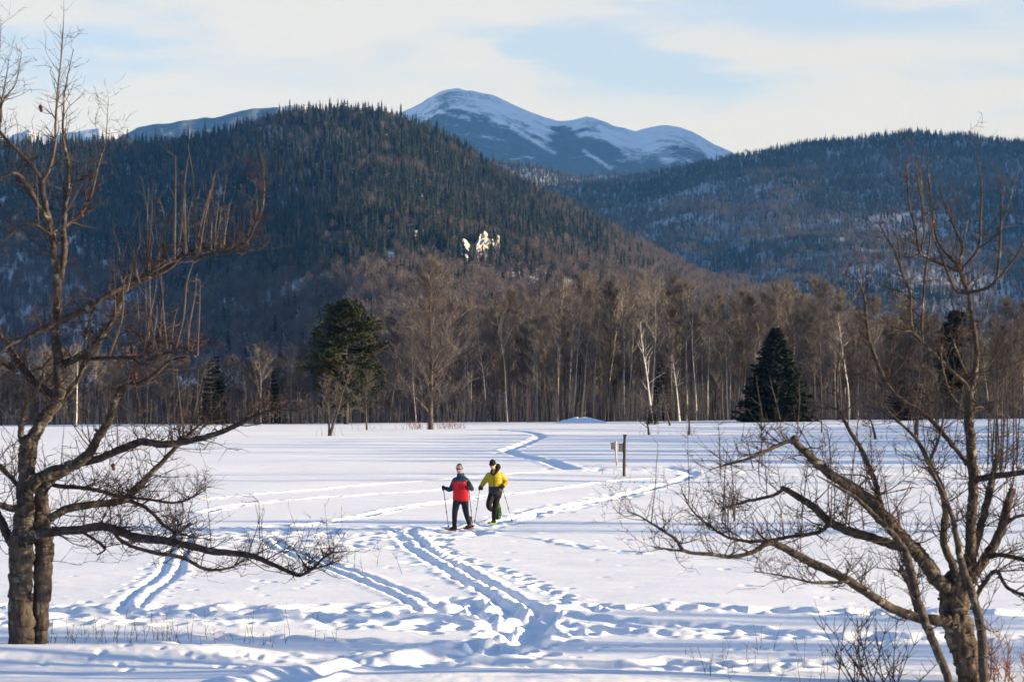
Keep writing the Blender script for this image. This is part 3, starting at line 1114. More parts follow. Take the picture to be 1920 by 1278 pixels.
# snow-capped mountains
def mountain_material():
    m = bpy.data.materials.new('mountain')
    m.use_nodes = True
    nt = m.node_tree
    N, L = nt.nodes.new, nt.links.new
    b = nt.nodes['Principled BSDF']
    b.inputs['Roughness'].default_value = 0.9
    b.inputs['Specular IOR Level'].default_value = 0.1
    at_ = N('ShaderNodeAttribute')
    at_.attribute_name = 'snowy'
    tc = N('ShaderNodeTexCoord')
    nz = N('ShaderNodeTexNoise')
    nz.inputs['Scale'].default_value = 0.045
    nz.inputs['Detail'].default_value = 7
    nz.inputs['Roughness'].default_value = 0.7
    L(tc.outputs['Object'], nz.inputs['Vector'])
    ma = N('ShaderNodeMath')
    ma.operation = 'MULTIPLY_ADD'
    ma.inputs[1].default_value = 1.9
    L(nz.outputs['Fac'], ma.inputs[0])
    L(at_.outputs['Fac'], ma.inputs[2])
    mr = N('ShaderNodeMapRange')
    mr.inputs['From Min'].default_value = 1.16
    mr.inputs['From Max'].default_value = 1.78
    L(ma.outputs[0], mr.inputs['Value'])
    mx = N('ShaderNodeMixRGB')
    mx.inputs[1].default_value = (0.085, 0.105, 0.125, 1)
    mx.inputs[2].default_value = (0.80, 0.82, 0.85, 1)
    L(mr.outputs[0], mx.inputs[0])
    L(mx.outputs[0], b.inputs['Base Color'])
    nb = N('ShaderNodeTexNoise')
    nb.inputs['Scale'].default_value = 0.03
    nb.inputs['Detail'].default_value = 6
    L(tc.outputs['Object'], nb.inputs['Vector'])
    bp = N('ShaderNodeBump')
    bp.inputs['Distance'].default_value = 5.0
    L(nb.outputs['Fac'], bp.inputs['Height'])
    L(bp.outputs[0], b.inputs['Normal'])
    return m


M['mountain'] = mountain_material()
crestM = profile([(560, 300), (640, 262), (700, 230), (745, 213), (790, 193), (820, 175), (840, 167.5), (862, 166), (885, 170), (920, 178), (950, 190), (985, 207), (1020, 220), (1045, 228),
                  (1070, 226), (1100, 220), (1125, 225), (1150, 235), (1190, 246), (1215, 240), (1240, 234), (1270, 236), (1300, 248), (1340, 272), (1380, 290), (1460, 322), (1560, 360)])


def ridge_fn(base, crest, amp, seed):
    """add buttresses and gullies running down the mountain's face"""
    def fn(px, t):
        x, y_, z = base(px, t)
        tc = np.clip(t, 0, 1)
        g = fbm(px / 46.0 + tc * 1.6, tc * 1.3, seed, 4) + 0.5 * fbm(px / 15.0 + tc * 2.5, tc * 4, seed + 3, 3)
        return x + 0 * g, y_ - amp * 3.0 * g * np.sin(np.pi * tc ** 0.7) * (t <= 1) * (t >= 0), z + amp * 0.6 * g * np.sin(np.pi * tc) * (t >= 0)
    return fn


def snowM(px, t, x, y_, z):
    py = HOR - F * (z - H) / y_
    d = py - crestM(px)
    # deep snow under the main summit, thinning along the falling ridge to either side
    band = np.interp(px, [740, 790, 840, 900, 960, 1010, 1050, 1100, 1150, 1200, 1250, 1300, 1370], [24, 40, 36, 62, 62, 52, 22, 30, 42, 62, 72, 50, 18])
    s = smooth(band * 1.15, band * 0.35, d + 14 * fbm(px / 30 + d / 60, d / 14, 701, 3))
    st = fbm(px / 60 - d / 60.0, d / 7.0, 711, 3)
    s = s * (0.82 + 0.35 * st) + 0.22 * np.clip(st, 0, 1) * smooth(150, 60, d)
    # slides and open strips running down from left to right
    for (x0, y0, x1, y1, w_, k_) in ((960, 238, 1038, 286, 6, .6), (1095, 282, 1146, 316, 5, .6), (820, 207, 880, 224, 4, .5), (1130, 245, 1175, 285, 9, .35),
                                     (905, 254, 948, 264, 4, .3), (1160, 300, 1200, 296, 4, .3), (960, 300, 1000, 293, 5, .35), (1205, 262, 1250, 300, 14, .35)):
        dx, dy = x1 - x0, y1 - y0
        u = np.clip(((px - x0) * dx + (py - y0) * dy) / (dx * dx + dy * dy), 0, 1)
        dd = np.hypot(px - x0 - u * dx, py - y0 - u * dy)
        s = s + k_ * np.exp(-(dd / (w_ * 0.9)) ** 2)
    return s


mtn = ridge_fn(hill_surface(crestM, 7600, 9600, 420, 16, 721, nscale=900, drift=130.0), crestM, 2.2, 731)
hill_mesh('snowy_mountain', mtn, 560, 1560, 420, 110, M['mountain'], snowM)
# unseen mountain added outside the view to cast shade over the snowy mountain
crestN = profile([(1930, 440), (2050, 160), (2250, -140), (2450, -320), (2800, -330), (3300, -100), (3500, 100)])
mtnN = ridge_fn(hill_surface(crestN, 6200, 9600, 560, 30, 761, nscale=700), crestN, 10, 765)
hill_mesh('unseen_shade_mountain', mtnN, 1930, 3500, 120, 50, M['mountain'], lambda px, t, x, y_, z: 0.6 * smooth(250, 20, (HOR - F * (z - H) / y_) - crestN(px)))
crestL = profile([(120, 300), (190, 275), (225, 257), (262, 240), (300, 230), (330, 227), (400, 219), (480, 204), (520, 199), (560, 196), (590, 199), (640, 214), (760, 262), (900, 310)])
mtnL = ridge_fn(hill_surface(crestL, 7200, 8800, 420, 24, 741, nscale=600), crestL, 12, 745)
hill_mesh('blue_mountain', mtnL, 120, 900, 200, 50, M['mountain'], lambda px, t, x, y_, z: 0.55 * smooth(20, 2, (HOR - F * (z - H) / y_) - crestL(px)) * smooth(500, 540, px) + 0.06)
crestK = profile([(-260, 262), (-60, 262), (0, 262), (30, 252), (55, 244), (80, 250), (110, 254), (150, 244), (185, 239), (215, 242), (250, 252), (330, 275), (420, 300)])
mtnK = ridge_fn(hill_surface(crestK, 10500, 12000, 420, 24, 751, nscale=600), crestK, 16, 755)
hill_mesh('distant_snowy_mountain', mtnK, -260, 420, 200, 40, M['mountain'], lambda px, t, x, y_, z: 0.62 * smooth(44, 8, (HOR - F * (z - H) / y_) - crestK(px)))

# ------------------------------------------------------------------ sunlit rock and ice on the hill's flank
M['cliff'] = material('cliff', (0.50, 0.49, 0.47), (0.10, 0.085, 0.075), scale=0.7, rough=0.8, stretch=(1, 1, 0.4), lo=0.5, hi=0.6)


def cliff(label, pts, seed, d_front=8.0, n=9):
    """an irregular steep face standing out of the slope, turned towards the sun"""
    rng = random.Random(seed)
    mb = MB()
    xs = [p[0] for p in pts]
    cx = sum(xs) / len(xs)
    t_lo = 0
    # find the hill depth where this pixel meets the slope
    ts = np.linspace(0.05, 1, 400)
    x_, y_, z_ = hillA(np.full(400, cx), ts)
    py_ = HOR - F * (z_ - H) / y_
    base_y = max(p[2] for p in pts)
    D0 = float(np.interp(-base_y, -py_, y_)) - d_front
    cols = []
    for i, (px, top, bot) in enumerate(pts):
        c = []
        for j in range(n):
            v = j / (n - 1)
            py = bot + (top - bot) * v
            D = D0 + 26 * v + rng.uniform(-5, 5) - (px - cx) * -0.9
            c.append(at(px + rng.uniform(-2.2, 2.2), py + rng.uniform(-1.6, 1.6) + (rng.uniform(-5, 2) if j == n - 1 else 0), D))
        cols.append(c)
    for a, b in zip(cols[:-1], cols[1:]):
        for j in range(n - 1):
            mb.quad(a[j], b[j], b[j + 1], a[j + 1])
    back = Vector((0, 40, -10))
    for a, b in ((cols[0], 1), (cols[-1], 0)):
        for j in range(n - 1):
            mb.quad(a[j], a[j + 1], a[j + 1] + back, a[j] + back)
    o = mb.build('rock_face', M['cliff'])
    tag(o, label, 'cliff')


cliff('broad sunlit pale rock and ice face on the wooded hill', [(889, 464, 467), (892, 454, 468), (896, 450, 472), (900, 440, 470), (904, 442, 475), (908, 433, 471), (912, 440, 474), (916, 441, 468), (920, 452, 474), (924, 449, 471), (928, 455, 474), (932, 444, 472), (936, 448, 466)], 1)
cliff('narrow slanting white ice strip beside the broad rock face', [(868, 448, 452), (873, 449, 462), (880, 454, 472), (887, 462, 477), (893, 470, 478)], 2)
cliff('small snowy ledge on the wooded hill above the ice strip', [(766, 437, 442), (776, 434, 444), (788, 433, 445), (800, 436, 443)], 3)
cliff('tiny pale snow ledge between the snowy ledge and the ice strip', [(817, 455, 458), (824, 453, 460), (831, 455, 459)], 4)

# ------------------------------------------------------------------ the wood along the field's far edge
TOPY = profile([(-80, 650), (60, 645), (200, 640), (330, 650), (420, 668), (480, 640), (540, 628), (590, 640), (720, 600), (800, 560), (880, 560), (950, 545), (1010, 535), (1070, 508), (1110, 515), (1160, 530), (1230, 502), (1290, 540),
                (1340, 530), (1400, 545), (1460, 528), (1520, 522), (1570, 548), (1640, 560), (1760, 575), (1850, 590), (1900, 560), (1990, 545)])

brown_proto = []
for i in range(7):
    T, C = bare_tree(900 + i, h=17, r=0.15 + 0.02 * (i % 3), first=0.22 + 0.05 * (i % 4), nlimb=30, limb=0.24, up=(0.35, 0.85), twigs=13, tw=0.036, tl=1.35, sub=7, wob=0.05)
    brown_proto.append((T.mesh('brown_trunk', M['wood_bark'], True), C.mesh('brown_crown', M['wood_twig'])))
aspen_proto = []
for i in range(6):
    T, C = bare_tree(950 + i, h=19, r=0.16, first=0.45 + 0.06 * (i % 3), nlimb=22, limb=0.24, up=(0.55, 0.93), twigs=9, tw=0.034, tl=1.2, sub=6, wob=0.045, crown_shape=0.25)
    aspen_proto.append((T.mesh('aspen_trunk', M['aspen_bark'], True), C.mesh('aspen_crown', M['aspen_twig'])))


def plant(name, label, cat, meshes, x, y_, sc, rz, group=None, tilt=0.0, zoff=0.0):
    t = thing(name, label, cat, (x, y_, ground_z(x, y_) + zoff), rz, group)
    t.scale = (sc[0], sc[0], sc[1])
    t.rotation_euler = (tilt, tilt * 0.6, rz)
    link('trunk', meshes[0], t)
    if meshes[1] is not None:
        link('crown', meshes[1], t)
    return t


def stretch(px):
    for lim, txt in ((395, 'beyond the pair of narrow spruces'), (640, 'between the narrow spruces and the large pine'), (808, 'between the large pine and the spreading tree'),
                     (1090, 'between the spreading tree and the snow pile'), (1222, 'between the snow pile and the leaning birch'), (1454, 'between the leaning birch and the broad spruce'),
                     (1795, 'between the broad spruce and the dark pine')):
        if px < lim:
            return txt
    return 'past the dark pine'


rng = random.Random(77)
n_wood = 250
for i in range(n_wood):
    px = -70 + 2060 * ((i * 0.61803398875) % 1.0) + rng.uniform(-4, 4)
    D = 322 + 52 * rng.random() ** 1.25
    topy = float(TOPY(px))
    hgt = (790 - topy) / F * D * rng.uniform(0.66, 1.0)
    x = (px - 960) / F * D
    asp = rng.random() < (0.5 if 900 < px < 1720 else 0.15)
    if 575 < px < 730 and D < 335:
        D += 15
        x = (px - 960) / F * D
    if asp:
        m_ = rng.choice(aspen_proto)
        s = hgt / 19 * 1.04
        sz = 'tall ' if hgt > 16 else 'short ' if hgt < 12 else ''
        plant('aspen_tree', sz + 'pale-barked leafless aspen in the wood ' + stretch(px), 'tree', m_, x, D, (max(0.7, s) * rng.uniform(.8, 1.05), s), rng.uniform(0, 6.28),
              'aspens in the wood beyond the field', rng.gauss(0, 0.03))
    else:
        m_ = rng.choice(brown_proto)
        s = hgt / 17 * 1.03
        sz = 'tall ' if hgt > 14.5 else 'short ' if hgt < 10.5 else ''
        plant('leafless_tree', sz + 'brown leafless tree in the wood ' + stretch(px), 'tree', m_, x, D, (max(0.62, s) * rng.uniform(.8, 1.15), s), rng.uniform(0, 6.28),
              'brown trees in the wood beyond the field', rng.gauss(0, 0.04))

# deeper rows of the same wood, and the wood that stands beside the field and throws its long shadows across it
BARN = variants('wood_bare', [far_bare_mesh(260 + i, 420, 'wood_twig', 0.07) for i in range(6)])
rg = np.random.RandomState(21)
n = 2600
px = rg.uniform(-300, 2250, n)
D = np.sqrt(rg.uniform(372 ** 2, 900 ** 2, n))
x = (px - 960) / F * D
hgt = (790 - TOPY(px)) / F * 340
z = np.array([ground_z(a, b) for a, b in zip(x, D)]) - 0.3
scatter('deep_wood', np.stack([x, D, z], -1), np.clip(hgt / 15.5, 0.6, 1.25) * rg.uniform(0.8, 1.1, n), rg.uniform(0, 6.28, n), rg.randint(0, 6, n), BARN,
        'mass of brown leafless trees deeper in the wood')
n = 2200
px = rg.uniform(-250, 2200, n)
D = rg.uniform(326, 420, n)
x = (px - 960) / F * D
z = np.array([ground_z(a, b) for a, b in zip(x, D)]) - 0.9
scatter('wood_undergrowth', np.stack([x, D, z], -1), rg.uniform(0.16, 0.42, n), rg.uniform(0, 6.28, n), rg.randint(0, 6, n), BARN, 'low brown brush filling the foot of the wood')
n = 520
y_ = rg.uniform(112, 345, n)
x = 0.2118 * y_ + rg.uniform(14, 150, n)
z = np.array([ground_z(a, b) for a, b in zip(x, y_)]) - 0.2
scatter('side_wood', np.stack([x, y_, z], -1), rg.uniform(0.5, 1.05, n), rg.uniform(0, 6.28, n), rg.randint(0, 6, n), BARN, 'leafless wood beside the field whose shadows streak the snow')

# thicket of thin saplings along the wood's edge
rng = random.Random(78)
mb = MB()
for i in range(3800):
    px = rng.uniform(-60, 1980)
    dense = 1.0 if 930 < px < 1320 else 0.55
    if rng.random() > dense:
        continue
    D = 317 + 26 * rng.random() ** 1.2
    x = (px - 960) / F * D
    h = rng.uniform(2.0, 6.5) * (1.0 if 930 < px < 1320 else 0.75)
    z0 = ground_z(x, D) - 0.2
    p = path((x, D, z0), (rng.gauss(0, .06), rng.gauss(0, .06), 1), h, 3, rng, 0.04)
    mb.tube(p, [0.035, 0.028, 0.018, 0.006], 3, mi=0 if rng.random() < 0.6 else 1)
    for t in range(9):
        q = p[1].lerp(p[3], rng.random())
        twig_blade(mb, q, rand_dir(rng, rng.uniform(0.3, 0.95)), rng.uniform(0.4, 1.1), 0.035, rng, 1)
tag(mb.build('sapling_thicket', [M['aspen_twig'], M['wood_twig']]), 'dense thin saplings at the foot of the wood', kind='stuff')

# ------------------------------------------------------------------ evergreens at the field's edge
def gpos(px, py):
    g = gpt(px, py)
    return g.x, g.y


T, C = pine_tree_mesh(31, 15.6, 5.0)
D = 308
plant('pine_tree', 'large bushy pine with sunlit crown standing before the wood', 'tree', (T.mesh('pine_trunk', M['wood_bark'], True), C.mesh('pine_crown', M['pine'])), (649 - 960) / F * D, D, (1, 1), 0.4)
T, C = conifer(33, 11.8, 4.7, 46, 17, 0.75, -0.2, 14, top_bias=0.85, low=0.0)
spruce_mesh = (T.mesh('spruce_trunk', M['wood_bark'], True), C.mesh('spruce_crown', M['spruce']))
D = 300
plant('spruce_tree', 'dark broad cone-shaped spruce at the edge of the snowfield', 'tree', spruce_mesh, (1454 - 960) / F * D, D, (1, 1), 0.2)
T, C = conifer(35, 9.0, 1.6, 26, 8, 0.5, -0.2, 8)
slim = (T.mesh('slim_trunk', M['wood_bark'], True), C.mesh('slim_crown', M['spruce']))
for px, D, s, label in ((395, 318, 0.95, 'narrow dark spruce at the wood edge near a second narrow spruce'), (512, 326, 0.85, 'narrow dark spruce at the wood edge beside the large pine'),
                        (1238, 330, 0.95, 'narrow dark spruce half hidden behind the white birch'), (405, 330, 1.05, 'taller narrow dark spruce behind another narrow spruce'),
                        (1222, 288, 0.25, 'small dark evergreen bush at the foot of the white birch')):
    plant('narrow_spruce' if s > 0.3 else 'evergreen_bush', label, 'tree' if s > 0.3 else 'bush', slim, (px - 960) / F * D, D, (s * (1 if s > 0.3 else 1.7), s), px * 1.0)
T, C = pine_tree_mesh(37, 14.5, 3.0)
D = 335
plant('pine_tree', 'dark pine rising behind the many-stemmed apple tree', 'tree', (T.mesh('pine_trunk', M['wood_bark'], True), C.mesh('pine_crown', M['spruce'])), (1795 - 960) / F * D, D, (0.9, 1.04), 1.0)
T, C = conifer(39, 8.5, 3.2, 22, 10, 0.6, -0.2, 9, columnar=0.5)
D = 306
plant('spruce_tree', 'low dark rounded evergreen behind the many-stemmed apple tree', 'tree', (T.mesh('round_trunk', M['wood_bark'], True), C.mesh('round_crown', M['spruce'])), (1700 - 960) / F * D, D, (1, 0.6), 1.0)

# ------------------------------------------------------------------ single trees out on the snow
def lone(label, px, py, hpx, seed, name='old_apple_tree', bark='wood_bark', twig='wood_twig', tilt=0.0, rz=0.0, cat='tree', **kw):
    x, y_ = gpos(px, py)
    h = hpx / F * y_
    T, C = bare_tree(seed, h=h, **kw)
    return plant(name, label, cat, (T.mesh(name + '_trunk', M[bark], True), C.mesh(name + '_crown', M[twig])), x, y_, (1, 1), rz, tilt=tilt)


lone('large spreading leafless tree with brush round its foot out on the snow', 808, 806, 312, 161, 'spreading_tree', r=0.30, first=0.06, nlimb=90, limb=0.36, up=(0.45, 0.88), twigs=10, tw=0.032, tl=1.2, sub=9, wob=0.025, k=8, crown_shape=0.55)
lone('small forked leafless tree standing in front of the large pine', 617, 816, 135, 62, r=0.17, first=0.2, nlimb=16, limb=0.42, up=(0.1, 0.8), twigs=6, tw=0.03, tl=0.7, sub=5, stems=2, wob=0.07)
lone('small slim leafless tree between the large pine and the spreading tree', 688, 805, 110, 63, r=0.13, first=0.25, nlimb=16, limb=0.33, up=(0.2, 0.9), twigs=6, tw=0.03, tl=0.7, sub=5, wob=0.06)
lone('low gnarled leafless apple tree with a crooked side limb near the birch', 1218, 816, 62, 64, r=0.14, first=0.3, nlimb=14, limb=0.8, up=(0.0, 0.6), twigs=5, tw=0.03, tl=0.45, sub=5, wob=0.12)
lone('leaning small leafless apple tree behind the gnarled one', 1257, 799, 58, 65, r=0.16, first=0.4, nlimb=12, limb=0.5, up=(0.1, 0.8), twigs=5, tw=0.03, tl=0.5, sub=5, lean=(-0.15, 0))
lone('low flat-topped leafless apple tree with a stout trunk', 1291, 817, 58, 66, r=0.15, first=0.55, nlimb=14, limb=0.75, up=(0.0, 0.5), twigs=6, tw=0.03, tl=0.45, sub=5, wob=0.08)
lone('thin crooked leafless sapling on the snow beside the dark spruce', 1539, 812, 60, 67, r=0.09, first=0.35, nlimb=9, limb=0.5, up=(0.1, 0.8), twigs=4, tw=0.03, tl=0.5, sub=4, wob=0.14)
lone('small leafless apple tree with weeds round its trunk', 1641, 824, 78, 68, r=0.14, first=0.3, nlimb=14, limb=0.7, up=(0.0, 0.6), twigs=6, tw=0.03, tl=0.5, sub=5, wob=0.08)
lone('stout-trunked leafless apple tree with a dense dark crown', 1718, 819, 125, 69, r=0.24, first=0.3, nlimb=26, limb=0.5, up=(0.0, 0.8), twigs=9, tw=0.035, tl=0.7, sub=8, wob=0.05)
x, y_ = gpos(1224, 793)
T, C = bare_tree(71, h=200 / F * y_, r=0.15, first=0.3, nlimb=14, limb=0.22, up=(0.5, 0.9), twigs=4, tw=0.03, tl=0.7, sub=4, lean=(-0.10, 0), wob=0.035)
plant('white_birch', 'leaning white birch with few twigs in front of the wood', 'tree', (T.mesh('birch_trunk', M['birch_bark'], True), C.mesh('birch_crown', M['aspen_twig'])), x, y_, (1, 1), 0)
for i, (px, D, hh, ln, lab) in enumerate(((1592, 318, 14.5, 0.03, 'slender white-stemmed birch between the broad spruce and the dark pine'), (1306, 324, 15.5, 0.0, 'slender straight white-stemmed birch close to the leaning birch'),
                                          (1365, 328, 16.5, -0.02, 'tallest slender white-stemmed birch halfway from the leaning birch to the broad spruce'),
                                          (143, 322, 10, 0.0, 'slender white-stemmed birch behind the twin-trunked apple tree'), (1275, 316, 8.5, 0.12, 'short tilted white-stemmed birch next to the leaning birch'))):
    T, C = bare_tree(80 + i, h=hh, r=0.12, first=0.5, nlimb=14, limb=0.18, up=(0.4, 0.9), twigs=5, tw=0.035, tl=0.8, sub=5, lean=(ln, 0), wob=0.03)
    plant('white_birch', lab, 'tree', (T.mesh('birch_trunk', M['birch_bark'], True), C.mesh('birch_crown', M['aspen_twig'])),
          (px - 960) / F * D, D, (1, 1), i * 1.0, 'slender birches against the wood')

# trees that stand beside the field outside the view: their thin shadows cross the snow
for i, (x, y_, s) in enumerate(((46, 57, 0.62), (58, 60.5, 0.55), (70, 55, 0.7), (39, 63, 0.4), (24, 24.5, 0.45), (33, 21.5, 0.55), (14, 29.5, 0.3), (20, 31.2, 0.3), (26, 29.6, 0.42), (35, 30.4, 0.5), (22, 22.0, 0.4), (38, 33.2, 0.5), (50, 95, 0.7), (66, 99, 0.8), (78, 91, 0.7))):
    plant('roadside_tree', 'slim leafless tree beside the snowfield throwing a long thin shadow', 'tree', (brown_proto[i % 7] if y_ < 40 else aspen_proto[i % 6]), x, y_, (s, s), i * 1.3, 'slim trees beside the snowfield')


# ------------------------------------------------------------------ brush, weeds, shrubs, snow pile
def brush(mb, x, y_, n, h, spread, rng, w=0.01, branch=3, bend=0.25, mi=0):
    for i in range(n):
        bx, by = x + rng.gauss(0, spread), y_ + rng.gauss(0, spread)
        hh = h * rng.uniform(0.5, 1.15)
        p = path((bx, by, ground_z(bx, by) - 0.05), (rng.gauss(0, bend), rng.gauss(0, bend), 1), hh, 4, rng, 0.10)
        mb.tube(p, taper(w, w * 0.25, 5), 3, mi)
        for b in range(branch):
            q = p[rng.randrange(1, 4)]
            d = rand_dir(rng, rng.uniform(0.4, 0.9))
            sp = path(q, d, hh * rng.uniform(0.2, 0.45), 2, rng, 0.12, 0.1)
            mb.tube(sp, [w * 0.6, w * 0.4, w * 0.15], 3, mi)


rng = random.Random(90)
for px, py, n, h, sp, label in ((782, 804, 34, 1.1, 0.75, 'reddish low brush clump at the foot of the spreading tree, beside its trunk'),
                                (848, 804, 40, 1.2, 0.9, 'wider reddish low brush clump on the open side of the spreading tree')):
    x, y_ = gpos(px, py)
    mb = MB()
    brush(mb, x, y_, n, h, sp, rng, 0.018, 4, 0.4)
    tag(mb.build('brush_clump', M['red_twig']), label, 'bush')
mb = MB()
for i in range(60):                                    # stray stalks round the far small trees
    px, py = rng.choice([(1218, 816), (1291, 817), (1641, 824), (1718, 819), (1735, 818), (1760, 818), (617, 816), (690, 805)])
    x, y_ = gpos(px + rng.gauss(0, 14), py + rng.uniform(-1, 1))
    brush(mb, x, y_, 1, 0.9, 0.1, rng, 0.012, 2, 0.3)
tag(mb.build('far_weeds', M['weed']), 'thin dry stalks round the small trees on the snow', kind='stuff')

mb = MB()
for i in range(110):                                   # dry weeds in the foreground
    px, py = rng.choice([(rng.uniform(90, 500), rng.uniform(1196, 1222)), (rng.uniform(90, 640), rng.gauss(1206, 8)), (rng.uniform(1280, 1560), rng.uniform(1215, 1290)),
                         (rng.uniform(80, 330), rng.gauss(1204, 6))])
    g = gpt(px, py)
    brush(mb, g.x, g.y, 1, rng.uniform(0.22, 0.55), 0.03, rng, 0.0045, 3, 0.18)
for px, py in ((1660, 966), (1478, 1000), (612, 985), (1190, 905), (1225, 903), (1146, 888), (1160, 890), (700, 1080), (655, 1068), (560, 1000)):
    g = gpt(px, py)
    brush(mb, g.x, g.y, 3, 0.6, 0.25, rng, 0.006, 2, 0.15)
tag(mb.build('dry_weeds', M['weed']), 'thin dry weed stalks poking out of the foreground snow', kind='stuff')

for px, py, n, h, sp, label in ((1610, 1282, 13, 1.0, 0.16, 'brown leafless shrub of upright stems below the low apple limb'),
                                (1668, 1280, 12, 0.95, 0.13, 'taller leafless shrub next to the leaning sapling'),
                                (1888, 1275, 30, 0.75, 0.28, 'fine reddish shrub beside the stout apple trunk')):
    x, y_ = gpos(px, py)
    mb = MB()
    brush(mb, x, y_, n, h, sp, rng, 0.009, 7, 0.3)
    tag(mb.build('shrub', M['red_twig'] if px > 1800 else M['twig']), label, 'shrub')

# ploughed snow pile at the wood's edge
mb = MB()
x0, y0 = (1090 - 960) / F * 306, 306
nu, nv = 26, 12
grid = []
for i in range(nu + 1):
    row = []
    for j in range(nv + 1):
        u, v = i / nu * 2 - 1, j / nv * 2 - 1
        r = math.sqrt(u * u + v * v)
        hh = 0.75 * max(0, 1 - r * r) ** 0.9 * (0.85 + 0.3 * rng.random())
        row.append((x0 + u * 3.4, y0 + v * 2.0, ground_z(x0 + u * 3.4, y0 + v * 2) - 0.08 + hh))
    grid.append(row)
for i in range(nu):
    for j in range(nv):
        mb.quad(grid[i][j], grid[i + 1][j], grid[i + 1][j + 1], grid[i][j + 1])
tag(mb.build('snow_pile', M['snow']), 'low lumpy pile of snow at the edge of the wood', 'snow pile')

# ------------------------------------------------------------------ the two old apple trees in front
def catmull(P, per):
    Q = [2 * P[0] - P[1]] + P + [2 * P[-1] - P[-2]]
    out = []
    for i in range(1, len(Q) - 2):
        a, b, c, d = Q[i - 1], Q[i], Q[i + 1], Q[i + 2]
        for k in range(per):
            t = k / per
            out.append(0.5 * ((2 * b) + (c - a) * t + (2 * a - 5 * b + 4 * c - d) * t * t + (3 * b - a - 3 * c + d) * t ** 3))
    out.append(P[-1])
    return out


